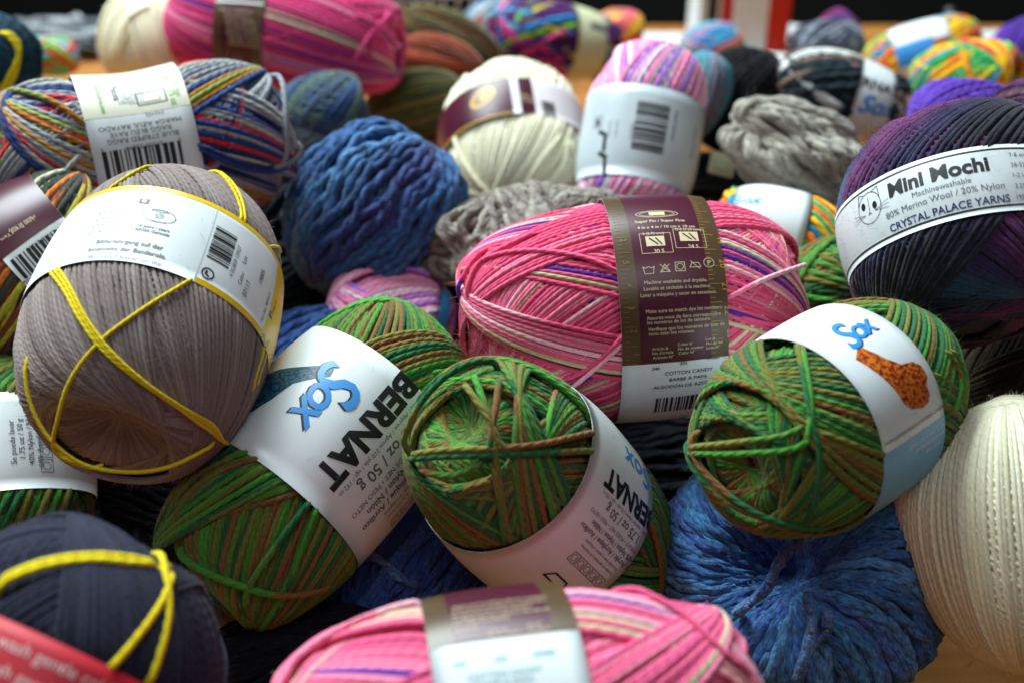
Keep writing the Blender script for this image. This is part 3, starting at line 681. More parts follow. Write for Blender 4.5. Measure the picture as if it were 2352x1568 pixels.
L.box(58, 38, 3, 346, 207, 180, INK); L.box(34, 24, 1.2, 346, 207, 180, NAVY_INK); L.text('24 Rows/R/Vta', 346, 218, 5, 180, GREY_INK)
for i in range(2):
    for j in range(2): L.box(24, 20, 1.2, 284 + i * 24, 213 - j * 21, 180, NAVY_INK); L.ell(7, 6, 1.1, 284 + i * 24, 213 - j * 21, 180, NAVY_INK); L.line([(-8, -6), (8, 6)], 1.1, 284 + i * 24, 213 - j * 21, 1, 180, NAVY_INK, 'care_symbols')
L.finish()

# --- purple ball with the cat label (right)
b = Ball('yarn_ball', 'dark purple and blue gradient wool ball, white label with a cat face drawing', 'yarn ball', 2212, 522, .455, 113, 22, 262, 272, e=2.15, dimple=.1); b.zoned((2130, 525), (2100, 375))
MC = gradient(['1c1a2c', '2a2644', '2c4e70', '342a56', '5e2a5c', '6a3064', '282448', '171724'], 9)
b.wind(6.8, MC, [(80, 1, 30, .3), (70, 1, 60, 0), (60, .55, 90, 0)], S=80, hair=14000, hairlen=.006, seed=8, wob=.012, tops=[(50, -80, 50), (56, 60, 36), (48, -110, 30)])
b.finish(yarn_mat(1, 6, .6, .2, .4, .0012))
L = Label(b, (2130, 525), (2100, 375), PAPER, phi=(-1.5, 1.7))
ang = -90
for q in (.06, .075): L.band(L.z1 + (L.z2 - L.z1) * q, L.z1 + (L.z2 - L.z1) * q + .0003, -.3, .3, INK, 'border_line'); L.band(L.z2 - (L.z2 - L.z1) * q - .0003, L.z2 - (L.z2 - L.z1) * q, -.3, .3, INK, 'border_line')
L.text('Mini Mochi', L.at_frac(2145, 383, .29), None, 30, ang, INK, 'logo', bold=.035, sx=1.05)
L.text('Machinewashable', L.at_frac(2155, 404, .50), None, 11.5, ang, GREY_INK); L.text('80% Merino Wool / 20% Nylon', L.at_frac(2157, 424, .64), None, 13, ang, GREY_INK)
L.text('CRYSTAL PALACE YARNS', L.at_frac(2168, 457, .83), None, 15, ang, NAVY_INK, bold=.01)
for i, s_ in enumerate(['7-8 sts', '28-32 rows', '1-2 US', '2.25 mm', '195 yds']): L.text(s_, L.at_frac(2316 + i * 3, 352 + i * 16, .18 + i * .16), None, 9, ang, GREY_INK, align='l')
cx, cy = 1997, 478
L.ell(32, 34, 1.3, cx, cy, ang, INK, part='cat_drawing', n=20)
for sg in (-1, 1):
    L.disc(6, 8, cx + sg * 13, cy - 4 - sg * 3, ang, INK, part='cat_drawing', n=12, lvl=2)
    L.line([(sg * 30, 14), (sg * 27, 38), (sg * 12, 33)], 1.4, cx, cy, 1, ang, INK, 'cat_drawing')
    for q in (-1, 0, 1): L.line([(sg * 14, -12), (sg * 50, -10 + q * 9)], .9, cx, cy, 1, ang, GREY_INK, 'cat_drawing')
L.line([(0, 22), (0, -10), (-5, -15), (0, -12), (5, -15)], 1.1, cx, cy, 1, ang, INK, 'cat_drawing')
L.finish()

# --- pink ball at the bottom edge
b = Ball('yarn_ball', 'out-of-focus pink striped yarn ball nearest the camera, cut by the bottom edge', 'yarn ball', 1188, 1692, .325, 8, 6, 325, 600, e=2.35, dimple=.1, group='pink balls with maroon labels'); b.zoned((986, 1500), (1330, 1450))
PK = stripes([('f0648f', 5, 1.3), ('f083a3', 3, 1.2), ('e05a88', 3, 1.2), ('f4b8c8', 1.6, .6), ('cfc6a0', 1.6, .6), ('5f36a0', 1.1, .5)], 33)
b.wind(8.0, PK, [(72, 1, 22, .382), (58, 1, 40, .382), (50, .8, 60, 0), (56, .5, 50, .35)], S=100, hair=2500, seed=14, wob=.012)
b.trace([(640, 1560), (760, 1460), (900, 1400), (985, 1380)], 7.6, PK, tubes=b.T); b.trace([(1400, 1340), (1550, 1400), (1650, 1490), (1735, 1560)], 7.6, PK, tubes=b.T)
b.finish(FINE)
L = Label(b, (986, 1500), (1330, 1450), PAPER)
Bw = L.loc(1150, 1466)[1]; maroon_label(L, 0, 0, end_white=Bw)
for i, s_ in enumerate(['Make sure to match dye lot numbers.', 'Assurez-vous de faire correspondre', 'les numéros de lot de teinture.', 'Verifique que los números de lote de', 'tono sean los mismos.']):
    L.text(s_, L.loc(1038, 1398 + i * 10), None, 9.5, 0, CREAM_INK, lvl=3, align='l')
for x, y, ls in ((1048, 1452, ['Article #']), (1120, 1450, ['Color #', 'No de couleur']), (1212, 1436, ['Lot #', 'No de lot', 'Lote N°'])):
    for i, s_ in enumerate(ls): L.text(s_, L.loc(x + i, y + i * 10), None, 8.5, 0, CREAM_INK, lvl=3, align='l')
for s_, x, y in [('240', 1055, 1525), ('205', 1150, 1512), ('69085', 1250, 1498), ('COTTON CANDY', 1160, 1545), ('BARBE À PAPA', 1158, 1566)]: L.text(s_, x, y, 13, 0, flat('7fb0b8', .4), bold=.005)
L.finish()

# --- cream ball (right), brown ball behind it
b = Ball('yarn_ball', 'large plain cream yarn ball on the table at the right edge', 'yarn ball', 2335, 1222, .43, -48, 5, 240, 298, e=2.2, dimple=.1)
CR = stripes([('f4f0d4', 1, 3), ('eeeacb', 1, 3)], 4, .5)
b.wind(5.8, CR, [(74, 1, 26, .382), (60, 1, 40, .382), (50, .9, 70, 0), (64, .5, 60, .3)], S=90, hair=6000, seed=22, wob=.005, gap=1.04, tops=[(56, 80, 50), (62, -95, 60), (66, -30, 20)])
b.finish(FINE)
b = Ball('yarn_ball', 'dark brown yarn ball in shadow below the purple ball, above the cream one', 'yarn ball', 2345, 865, .51, 60, 0, 120, 165)
b.wind(6.4, stripes([('3a3020', 1, 2), ('2c281c', 1, 2)], 4, .5), [(66, 1, 16, .382), (52, .9, 40, 0)], S=60, M=5, seed=23).finish(FINE)

# --- navy ball lower left with yellow ties and a red label
b = Ball('yarn_ball', 'blurred charcoal navy ball with yellow strands and red label in the lower left corner', 'yarn ball', 120, 1600, .345, 45, 2, 335, 385, e=2.2, dimple=.1); b.zoned((-150, 1700), (70, 1445))
b.wind(6.5, stripes([('24263a', 1, 3), ('1f2134', 1, 3)], 4, .5), [(66, 1, 40, .382), (52, .9, 90, 0), (58, .5, 60, .3)], S=84, M=5, hair=6000, hairlen=.006, seed=24, wob=.012)
tY = Tubes()
for o_ in (0, 12): b.trace([(-20, 1345 + o_), (80, 1298 + o_), (200, 1277 + o_), (300, 1283 + o_), (372, 1300)], 7.5, YC, tubes=tY)
for pp in ([(360, 1255), (378, 1320), (385, 1400), (365, 1500), (330, 1590)], [(398, 1300), (370, 1380), (300, 1480), (220, 1570), (180, 1620)], [(372, 1300), (392, 1306)]): b.trace(pp, 8, YC, tubes=tY)
b.finish(FINE); tY.build('tie_strand', FINE, b.root, b.org)
RED = paper('c81c30', .55)
L = Label(b, (-150, 1700), (70, 1445), RED)
for i in range(3): L.text('Machine wash gentle cold', 25 - i * 45 + 30, 1490 + i * 48, 24, -90, flat('f0c8c8', .5))
L.finish()

# --- right blue skein, gathered in the middle
BLUE = gradient(['4a7cb4', '3665a4', '5a8ec2', '2c4c8e', '4280b0', '4464ac'], 2.3)
BLUEYARN = yarn_mat(2, 3.0, .9, .15, .6, .0018)
b = Ball('yarn_skein', 'thick heathered blue twisted skein under the green ball at lower right', 'skein', 1825, 1318, .44, 160, -78, 300, 250, e=2.0, dimple=.75, dw=.38); b.lump = .04
b.wind(12.5, BLUE, [(86, .5, 900, 0), (80, .5, 26, .382)], S=230, M=8, ply=2, ntop=0, amp=.26, pitch=2.6, hair=5000, hairlen=.005, seed=31, wob=.04, wave=.018, gap=1.06, swirl=.5)
BLT = gradient(['6a94cc', '4a6cae'], .6)
for pp in ([(1790, 1288), (1830, 1250), (1880, 1215)], [(1855, 1370), (1865, 1430), (1850, 1500), (1830, 1560)], [(1900, 1410), (1895, 1450), (1860, 1480), (1820, 1560)], [(1690, 1410), (1760, 1350), (1790, 1290)]):
    b.trace(pp, 11, BLT, tubes=b.T, ply=2, n=120)
b.finish(BLUEYARN)
SHADE_FILL_YARN = yarn_mat(2, 3.0, .5, .03, .15, .0017)  # yarn of the added skeins that darken the gaps
# --- chunky blue skein upper middle
b = Ball('yarn_skein', 'chunky blue skein of loose loops beside the grey striped ball', 'skein', 862, 498, .55, 55, 6, 194, 202, e=2.15, dimple=.05); b.lump = .05
b.wind(11.0, gradient(['3a6496', '2c5288', '4674a2', '284878', '343f78', '305e92'], 3.1), [(84, .5, 20, .382), (72, .5, 14, .382), (78, .45, 30, 0)], S=230, M=8, ply=2, ntop=0, amp=.3, pitch=2.3, hair=3000, hairlen=.004, seed=32, wob=.07, wave=.05, gap=1.02)
b.finish(BLUEYARN)
# --- dark blue skeins and added shade fillers down in the gaps
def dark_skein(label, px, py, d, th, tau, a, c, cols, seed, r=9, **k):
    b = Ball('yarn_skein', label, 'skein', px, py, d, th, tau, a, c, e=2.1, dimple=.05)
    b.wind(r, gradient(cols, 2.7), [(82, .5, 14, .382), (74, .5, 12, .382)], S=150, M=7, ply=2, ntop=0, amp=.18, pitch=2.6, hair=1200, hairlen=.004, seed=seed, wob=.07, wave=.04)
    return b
b = dark_skein('dark blue skein with a knotted tie in the shadow between two green balls', 905, 1330, .475, 55, 0, 190, 300, ['3a62b0', '3050a0', '446eb8'], 41)
for pp in ([(830, 1268), (880, 1290), (915, 1325), (960, 1345)], [(840, 1262), (890, 1300), (950, 1352)]): b.trace(pp, 9, BLT, tubes=b.T, ply=2, n=70)
b.finish(BLUEYARN)
dark_skein('dark blue skein glimpsed between the taupe ball and the green ball', 665, 860, .52, 20, 0, 130, 200, ['3a62a4', '305494'], 42).finish(BLUEYARN)
dark_skein('added near-black filler skein for the shade deep under the middle of the pile', 1470, 1120, .56, 5, 0, 190, 330, ['10141e', '0c101c'], 43).finish(SHADE_FILL_YARN)  # from here added fillers, near-black colour stands in for deep shade
dark_skein('added near-black filler skein darkening the hollow left of the foremost green ball', 330, 1210, .52, -20, 0, 150, 260, ['14141c', '101018'], 44).finish(SHADE_FILL_YARN)
dark_skein('added black filler skein for the shade between the cream ball and the purple ball', 2150, 900, .56, 20, 0, 130, 230, ['0e0e14', '12101a'], 45).finish(SHADE_FILL_YARN)
dark_skein('added black filler skein for the shade at the bottom between the charcoal and pink balls', 640, 1600, .44, 10, 0, 180, 300, ['0c0c16', '101222'], 46).finish(SHADE_FILL_YARN)

for (lab_, px_, py_, d_, th_, a_, c_, cl_) in [  # more added fillers: dark colour in place of shade over the lit table
    ('added dark teal filler skein darkening the hollow left of the small pastel ball', 680, 665, .58, 20, 110, 170, ['0e161a', '101a20']),
    ('added black filler darkening the gap between the chunky blue skein and the grey striped ball', 640, 520, .60, 60, 120, 230, ['101420', '0c1018']),
    ('added dark brown filler for the shade under the small pastel ball and the pink ball', 1020, 790, .57, 0, 130, 230, ['14100e', '0e0c0c']),
    ('added black filler for the shade under the cream tag and the upright pastel ball', 1600, 480, .68, 0, 120, 260, ['141210', '0e0c0c']),
    ('added dark plum filler skein for the shade under the cat label ball', 2290, 760, .58, 10, 120, 220, ['1c1426', '14101c']),
    ('added black filler skein for the shade beneath the rust and olive hank', 1000, 400, .80, 0, 90, 220, ['0e0c0c', '120e0a']),
    ('added dark navy shade filler under the upper end of the foremost pink ball', 1480, 1400, .47, 10, 140, 240, ['1c2c5c', '182450'])]:
    dark_skein(lab_, px_, py_, d_, th_, 0, a_, c_, cl_, 47 + px_ % 7, r=8).finish(SHADE_FILL_YARN)
# --- tweedy grey skeins
TW = gradient(['8f8a80', '6f6258', 'a8a294', '7c746c', '5c4c44'], .8)
GREYY = yarn_mat(2, 2.2, .9, .4, .4, .0015)
b = Ball('yarn_skein', 'tweed grey and brown skein of frizzy loops behind the pink middle ball', 'skein', 1215, 552, .53, 8, 0, 118, 265, e=2.2, dimple=.05); b.lump = .09
b.wind(9.0, TW, [(84, .5, 90, 0), (20, 1, 12, .382), (30, 1, 9, .382), (14, 1, 9, .3)], S=150, M=7, ply=2, ntop=0, amp=.26, pitch=2.2, hair=2500, hairlen=.004, seed=51, wob=.10, wave=.10, gap=1.1)
b.trace([(1380, 500), (1400, 465), (1440, 462), (1480, 485)], 7, TW, tubes=b.T, ply=2, n=60)
b.finish(GREYY)
b = Ball('yarn_skein', 'light grey chunky skein of diagonal strands left of the cat label ball', 'skein', 1842, 362, .585, -24, 10, 100, 172, e=2.1, dimple=.05); b.lump = .13
b.wind(10.5, gradient(['a09a8c', 'b0aa9c', '8a8478'], 1.7), [(80, .5, 12, .382), (68, .6, 10, .382), (74, .4, 8, .3)], S=150, M=7, ply=2, ntop=0, amp=.18, pitch=2.6, hair=2000, hairlen=.005, seed=52, wob=.09, wave=.06)
b.finish(GREYY)

# --- cream ball with maroon label
b = Ball('yarn_ball', 'ivory ball with a maroon and gold label, upright between two pink-toned balls', 'yarn ball', 1178, 338, .655, 98, 36, 168, 212, e=2.3, dimple=.1); b.zoned((1175, 263), (1178, 180))
b.wind(5.0, CR, [(72, 1, 26, .382), (58, .9, 60, 0), (62, .5, 40, .3)], S=64, M=5, hair=1500, seed=61, wob=.012)
for pp in ([(1042, 300), (1060, 360), (1100, 420), (1170, 478)], [(1300, 290), (1240, 370), (1175, 470)], [(1302, 300), (1290, 380), (1200, 478)], [(1305, 300), (1310, 380)]): b.trace(pp, 5.5, CR, tubes=b.T)
b.finish(FINE)
L = Label(b, (1175, 263), (1178, 180), paper('e8e6e6'), phi=(-math.pi, math.pi))
Bq = L.loc(1180, 225)[1]; Bp = L.loc(1183, 225)[1]
B1 = L.loc(1174, 225)[1]; B2 = L.loc(1190, 225)[1]; B3 = L.loc(1228, 232)[1]
L.band(L.z1, L.z2, -.3, L.loc(1150, 225)[1] + .0055, MAROON); L.band(L.z1, L.z2, B2 + .001, B3, MAROON)
L.band(L.z1, L.z1 + .001, -.3, L.loc(1150, 225)[1] + .005, GOLD, lvl=2)
L.disc(33, 22, 1108, 225, -60, GOLD, lvl=2); L.disc(24, 15, 1108, 225, -60, flat('8a5a20', .4), lvl=3); L.disc(14, 9, 1112, 224, -60, GOLD, lvl=4); L.disc(5, 4, 1100, 231, -60, flat('5a7030', .4), lvl=5)
for i in range(5): L.text('Sock yarn', 1197 + i * 6, 222 + i * 1.5, 4, 0, CREAM_INK, lvl=2)
L.barcode(1262, 255, 52, 32, 0, INK, 11, n=36)
L.finish()
# --- pastel ball upright with the silvery label
PA = stripes(PASTEL, 71)
b = Ball('yarn_ball', 'pastel pink and lilac ball standing upright with a wide silver-grey barcode label', 'yarn ball', 1473, 312, .605, 84, 20, 134, 214, e=3.0, dimple=.1, group='pastel pink and lilac balls'); b.zoned((1475, 408), (1480, 195))
b.wind(6.2, PA, [(74, 1, 12, .382), (64, .9, 40, 0), (70, .5, 20, .3)], S=72, M=6, hair=1500, seed=71, wob=.015)
b.finish(SOCKYARN)
L = Label(b, (1475, 408), (1480, 195), paper('c8d4d8', .3))
L.barcode(1495, 290, 110, 72, 0, INK, 12, n=44); L.text('CARON YARNS', 1548, 290, 7, 0, INK); L.text('0 57355', 1452, 300, 8, 0, GREY_INK)
L.box(26, 22, 1.5, 1374, 282, 0, GREY_INK); L.text('B', 1374, 282, 14, -90, INK, bold=.05)
for i in range(2): L.line([(-20, -7), (14, -7), (22, 10)], 9, 1383, 325 + i * 50, 1, 0, INK)
L.text('wash warm', 1400, 296, 6, 0, GREY_INK); L.text('wash warm', 1415, 296, 6, 0, GREY_INK); L.text('Made in Canada', 1590, 330, 8, 0, INK)
L.finish()
b = Ball('yarn_ball', 'small pastel pink and lilac ball peeking out beside the green ball and chunky blue skein', 'yarn ball', 895, 748, .53, -15, 0, 140, 158, e=2.3, group='pastel pink and lilac balls'); b.zoned(100, 125)
b.wind(6.4, PA, [(74, 1, 12, .382), (60, .9, 16, .382), (50, .5, 20, .3)], S=72, M=6, hair=1500, seed=72, wob=.015).finish(SOCKYARN)
b.label = Label(b, 100, 125, paper('2f7fb8', .4)); b.label.finish()

# --- upper pink ball
b = Ball('yarn_ball', 'deep pink yarn ball with dark brown upside-down label, cut by the top edge', 'yarn ball', 660, 80, .72, -9, -16, 136, 296, e=2.3, dimple=.3, dw=.4, group='pink balls with maroon labels'); b.zoned((490, 80), (600, 78))
PK = stripes([('cc3470', 5, 1.4), ('d84a80', 3, 1.2), ('b82c62', 3, 1.2), ('e08aa8', 1, .5), ('a89a88', .8, .5), ('52308a', 1, .5)], 35)
b.wind(4.6, PK, [(74, 1, 20, .382), (60, 1, 30, .382), (54, .9, 50, 0), (58, .5, 30, .3)], S=70, M=5, hair=1200, seed=81, wob=.02)
for pp in ([(800, 30), (870, 60), (905, 100), (925, 110)], [(900, 20), (850, 80), (790, 160)], [(890, 20), (860, 90), (840, 150)]): b.trace(pp, 5, PK, tubes=b.T)
b.finish(FINE)
L = Label(b, (490, 80), (600, 78), PAPER)
L.band(L.z1, L.z2, -.3, .3, BRONZE); w_ = L.z2 - L.z1; L.band(L.z1 + w_ * .17, L.z2 - w_ * .17, -.3, .3, MAROON, lvl=2)
for i, s_ in enumerate(['Vermelho en aliño', 'To use de l\'alise', 'Lasleget met dire', 'Colorisé des aux', '1½ yards. 30-4200', 'Tlf arsec. 28-4300', '50 WOOL 28-4460']): L.text(s_, 543 + i * 4, 26 + i * 13, 7, 180, CREAM_INK, lvl=3)
Bt = L.loc(540, 8)[1]; L.band(L.z1, L.z2, Bt - .001, Bt, WHITE, lvl=4)
L.finish()
# --- cream ball top left
b = Ball('yarn_ball', 'plain ivory yarn ball at the top left, half hidden by the upper pink ball', 'yarn ball', 355, 95, .80, 70, 20, 115, 120, e=2.2)
b.wind(4.6, CR, [(70, 1, 20, .382), (50, .9, 40, .3)], S=60, M=5, hair=1500, hairlen=.006, seed=82)
for o_ in (0, 6): b.trace([(360, 10), (300, 40), (275, 90), (260, 150)], 4.6, CR, tubes=b.T)
b.finish(FINE)

# --- orange and olive hank in three turns
root = bpy.data.objects.new('yarn_hank', None); C.objects.link(root); o0 = at(985, 200, .74); root.location = o0 - np.array([0, 0, .04])
tag(root, 'twisted hank of rust orange and olive green yarn beside the upper pink ball', 'hank')
HK = yarn_mat(1, 5, .4, .3, .3, .0008)
for (px, py, d, th, a, c, cols, sd) in [(1030, 92, .80, -25, 60, 125, ['4a5228', '6c6430', '2c3a20', '7a4a22'], 1), (1010, 150, .755, -18, 64, 104, ['a0401c', '8a3818', '5c3018'], 2), (955, 240, .735, 10, 78, 118, ['7a6428', '2a3a1c', '54501f', '26301a'], 3), (990, 312, .745, 25, 58, 112, ['7a2e14', '4a2414', '8a3a1a'], 4)]:
    b = Ball('twist', None, None, px, py, d, th, 0, a, c, e=2.0, dimple=.05)
    b.wind(3.6, gradient(cols, 1.6), [(84, .5, 40, 0), (80, .45, 30, .3)], S=60, M=5, ntop=0, seed=90 + sd, wob=.05, wave=.02)
    o = b.T.build('twist', HK, root, np.array(root.location)); bpy.data.objects.remove(b.root)

# --- further balls
def simple(label, px, py, d, th, tau, a, c, col, r=6, seed=1, layers=None, lab=None, hair=500, mat=None, e=2.3, group=None, prints=None, finish=True):
    b = Ball('yarn_ball', label, 'yarn ball', px, py, d, th, tau, a, c, e=e, group=group)
    if lab: b.zoned(lab[0], lab[1])
    b.wind(r * 1.25, col, layers or [(84, 1, 12, .382), (66, 1, 12, .382), (48, .9, 14, .382), (42, .5, 14, .3)], S=64, M=6, hair=hair, seed=seed, wob=.03, gap=1.05, ntop=8, toph=.4)
    b.finish(mat or FARYARN)
    if lab:
        L = Label(b, lab[0], lab[1], lab[2])
        if prints: prints(L)
        L.finish()
    return b
MULTI = stripes([('4a1a60', 5, .8), ('30a8c8', 3, .7), ('d8c820', 2, .5), ('e83a88', 1.2, .4), ('5a2468', 3, .8), ('8ac840', .8, .4), ('2878b8', 1.5, .5)], 7)
b = simple('purple, turquoise and yellow multicolour ball with cream label at the top middle', 1275, 95, .85, -8, 22, 82, 165, MULTI, 7, 101, lab=((1325, 110), (1395, 100), paper('dcdcb4')), prints=lambda L: L.rect(1375, 62, 40, 22, 0, GREY_INK))
b.trace([(1175, 140), (1240, 100), (1322, 60)], 5, 'f0508c', 'loose_strand', FARYARN)
simple('pale grey, blue and coral ball, blurred behind the purple multicolour ball', 1128, 45, .98, 20, 0, 40, 58, stripes([('9ab0c0', 3, .8), ('c85858', 2, .6), ('4a7090', 2, .6), ('d8d8d8', 1, .5)], 8), 5, 102)
simple('coral and yellow striped ball behind the cream label of the purple ball', 1425, 68, .97, 0, 0, 38, 52, stripes([('f07850', 3, .6), ('f0c030', 2, .6), ('e85a80', 2, .5), ('40a080', 1, .4)], 9), 6, 103)
simple('brown, teal and tan fine striped ball tucked behind the upright pastel ball', 1600, 225, .66, 65, 10, 62, 105, gradient(['4a98a8', '5c6a9a', '7a5a40', '5a3a3a', '48909a', '7a7a8a'], 4), 5, 104)
simple('plain black ball with white label end, behind the light grey skein', 1704, 236, .69, 75, 10, 104, 122, stripes([('08080a', 1, 2), ('0b0b0e', 1, 2)], 10), 5, 105, hair=300)
simple('black, white and tan striped ball with a small sock label', 1925, 222, .69, -8, 8, 88, 160, stripes([('16242a', 4, .7), ('d0d4d0', 2, .6), ('7a6458', 2, .6), ('1c2c34', 2, .6)], 11), 7.5, 106, lab=((1965, 225), (2055, 215), PAPER),
       prints=lambda L: (L.text('BERNAT', 2008, 195, 22, 0, INK, 'logo', bold=.03), L.text('Sox', 2015, 245, 38, 0, BLUE_INK, 'logo', bold=.03, shear=.3)))
simple('charcoal and lilac ball with grey wool swirl, far right of the black ball', 1900, 118, .86, 10, 20, 62, 92, stripes([('5a6070', 3, .7), ('3c4050', 3, .8), ('8a90a0', 2, .6)], 12), 5, 107)
simple('violet and magenta ball behind the charcoal ball near the table edge', 1915, 88, .93, 60, 0, 45, 62, gradient(['4a2a78', '5a3a80', '8a2a60', '383048'], 3), 4, 108)
simple('rainbow pastel ball beside the upright marker boxes', 1635, 110, .90, 10, 10, 50, 72, stripes([('3a8ac8', 3, .8), ('a8c838', 2, .6), ('f08850', 2, .5), ('e88aa0', 1.5, .5), ('4ab0b0', 2, .6)], 13), 5, 109)
RB = stripes(RAINBOW, 14)
simple('orange, yellow and green ball with blue and white label at the far right', 2120, 130, .84, 22, 12, 72, 130, RB, 6, 110, lab=((2060, 140), (2190, 95), PAPER), group='orange, yellow and green balls',
       prints=lambda L: (L.rect(2098, 122, 92, 48, 0, BLUE_INK), L.poly([(-20, 8), (18, 10), (24, 0), (10, -9), (-18, -8)], 2165, 95, 1, 0, flat('a8482a', .4), 'sock_picture')))
b = simple('orange, yellow and green ball lying in front of its labelled twin', 2220, 180, .76, 12, -14, 74, 124, RB, 6.5, 111, group='orange, yellow and green balls')
for pp in ([(2095, 232), (2160, 215), (2250, 195), (2340, 200)], [(2215, 115), (2225, 160), (2250, 205)], [(2205, 118), (2240, 200), (2255, 210)]): b.trace(pp, 6, 'e8941a', 'loose_strand', FARYARN)
simple('orange, yellow and green ball with white label, wedged behind the pink middle ball', 1790, 560, .54, -8, 4, 122, 178, RB, 7, 112, lab=((1660, 560), (1848, 540), PAPER), hair=1200, mat=SOCKYARN, group='orange, yellow and green balls',
       prints=lambda L: (L.text('Sox', 1715, 458, 26, 0, BLUE_INK, 'logo', bold=.03, shear=.3), L.band(L.z1, L.z2, L.loc(1800, 585)[1], L.loc(1800, 585)[1] + .04, flat('1a6ab0', .4))))
GC = stripes(GREEN, 15)
simple('small green and brown ball in shade above the orange sock label', 1900, 672, .50, 40, -20, 108, 130, GC, 7.6, 113, mat=SOCKYARN, hair=1200)
simple('plain violet ball between the twin orange ball and the cat label ball', 2215, 290, .60, 0, 0, 95, 130, stripes([('5a3aa8', 1, 2), ('6440b0', 1, 2)], 16), 4.5, 114)
simple('deep purple ball cut by the right edge near the table edge', 2350, 120, .84, 40, 0, 62, 80, stripes([('4a2a88', 1, 2), ('54309a', 1, 2)], 17), 4.5, 115)
simple('magenta and purple dark ball peeking over the cat label ball at the right edge', 2350, 300, .56, 70, 0, 90, 110, gradient(['4a2050', '6a4a50', '3a2a60', '7a3a70'], 3), 5, 116)
b = simple('teal navy ball with yellow strands at the top left corner', -15, 150, .66, 60, 10, 92, 110, stripes([('10384a', 1, 2), ('143f50', 1, 2)], 18), 4.5, 117)
for o_ in (0, 7, 14): b.trace([(-10 + o_, 70), (25 + o_, 95), (38 + o_ * .3, 130), (20 + o_, 170), (-10 + o_, 220)], 4.4, YC, 'tie_strand', FARYARN)
simple('red, lime and sky blue striped ball far left by the table edge', 110, 130, .86, -8, 0, 36, 68, stripes([('d84030', 2, .8), ('8ac030', 3, .8), ('5aa8d8', 2, .7), ('70b878', 2, .7), ('d8b8c8', 1, .5)], 19), 5, 118)
simple('slate blue and sage ball in shade below the upper pink ball', 745, 265, .66, 10, 0, 88, 110, gradient(['4a5a6a', '2c4878', '5a7060', '3a4a60'], 2), 6, 119)
b = simple('dark ball with orange and olive stripes and maroon barcode label at the left edge', 30, 650, .50, 28, -6, 178, 290, stripes(DARKMIX, 20), 6.6, 120, hair=1500, mat=SOCKYARN, lab=((45, 640), (200, 560), PAPER),
    prints=lambda L: (L.band(L.z1, L.z2, -.3, L.loc(75, 545)[1], MAROON), L.barcode(100, 578, 118, 46, 178, INK, 13), L.text('23032 24200', 95, 554, 9, 178, INK), L.text('TOFFEE', 105, 610, 10, 178, INK), L.text('TOFFEE ANGLAIS', 90, 628, 10, 178, INK),
                      L.text('Made in Italy', 50, 515, 8, 178, CREAM_INK, lvl=2), L.text('Lion Brand Yarn', 40, 528, 8, 178, CREAM_INK, lvl=2)))
def wl(L):
    for i, s_ in enumerate(['60% Acrylic / Acrylique', '40% Nylon / Nylon', '1.75 oz / 50 g', 'Se puede lavar']): L.text(s_, 88 - i * 20, 990 + i * 8, 11, 0, GREY_INK, bold=.01)
    for i in range(3): L.box(26, 26, 1.6, 105 + i * 2, 1000 + i * 34, 0, GREY_INK); L.ell(8, 8, 1.5, 105 + i * 2, 1000 + i * 34, 0, GREY_INK)
simple('green and brown ball whose white label stands at the left edge under the taupe ball', 10, 1085, .48, 80, 14, 180, 260, stripes(GREEN, 22), 7.4, 121, hair=1200, mat=SOCKYARN, lab=((20, 1125), (20, 900), PAPER), prints=wl, group='green and brown balls with sock labels')

# ------------------------------------------------------------------ things at the back of the table
def boxmesh(name, w, d_, h, mat, parent=None, loc=(0, 0, 0), rz=0, bev=.0006):
    bm = bmesh.new(); bmesh.ops.create_cube(bm, size=1)
    for v in bm.verts: v.co = (v.co.x * w, v.co.y * d_, (v.co.z + .5) * h)
    bmesh.ops.bevel(bm, geom=bm.edges[:], offset=bev, segments=2, affect='EDGES')
    me = bpy.data.meshes.new(name); bm.to_mesh(me); bm.free(); me.materials.append(mat)
    o = bpy.data.objects.new(name, me); C.objects.link(o); o.location = loc; o.rotation_euler[2] = rz; o.parent = parent; return o
def thing(name, label, cat, loc, rz=0, group=None):
    o = bpy.data.objects.new(name, None); C.objects.link(o); o.location = loc; o.rotation_euler[2] = rz; return tag(o, label, cat, group)
wm, rm, km = paper('e0e4e4', .4), paper('c81c10', .4), flat('0c0c0c', .5)
for (px, py, w, rz, lab, k) in [(1625, 112, .030, .2, 'white box with a black marker stripe, left of the two upright boxes', 1), (1735, 118, .046, -.05, 'white and red upright box, right of the two at the back', 0)]:
    p = atz(px, py, 0); t = thing('carton', lab, 'box', p, rz, 'upright cartons')
    boxmesh('box_body', w, .03, .095, wm, t); boxmesh('red_side_panel', w * .40, .0312, .0952, rm, t, (w * .31, 0, -.0001))
    if k: boxmesh('black_stripe', .009, .0314, .05, km, t, (-.004, 0, .02))
def sheet(label, quad, mat, z=.0015, name='paper_sheet'):
    P = np.array([atz(x, y, z) for x, y in quad]); o_ = P.mean(0); V = np.concatenate([P - o_, P - o_ - [0, 0, .0008]])
    f = [(0, 1, 2, 3), (7, 6, 5, 4), (0, 4, 5, 1), (1, 5, 6, 2), (2, 6, 7, 3), (3, 7, 4, 0)]
    ob = mesh_np(name, V, f, [mat], smooth=False); ob.location = o_; tag(ob, label, 'paper')
sheet('white sheet of paper on the table behind the rainbow pastel ball', [(1440, 135), (1800, 150), (1800, 75), (1480, 75)], wm)
sheet('white folded paper lying right of the red box', [(1770, 130), (1850, 120), (1860, 62), (1780, 50)], wm, .004)
sheet('white paper with a green mark at the far right of the table', [(2262, 92), (2370, 105), (2370, 68), (2240, 70)], wm, .002)
sheet('white label sheet sticking out behind the black ball', [(1730, 150), (1830, 175), (1850, 130), (1745, 118)], wm, .03)
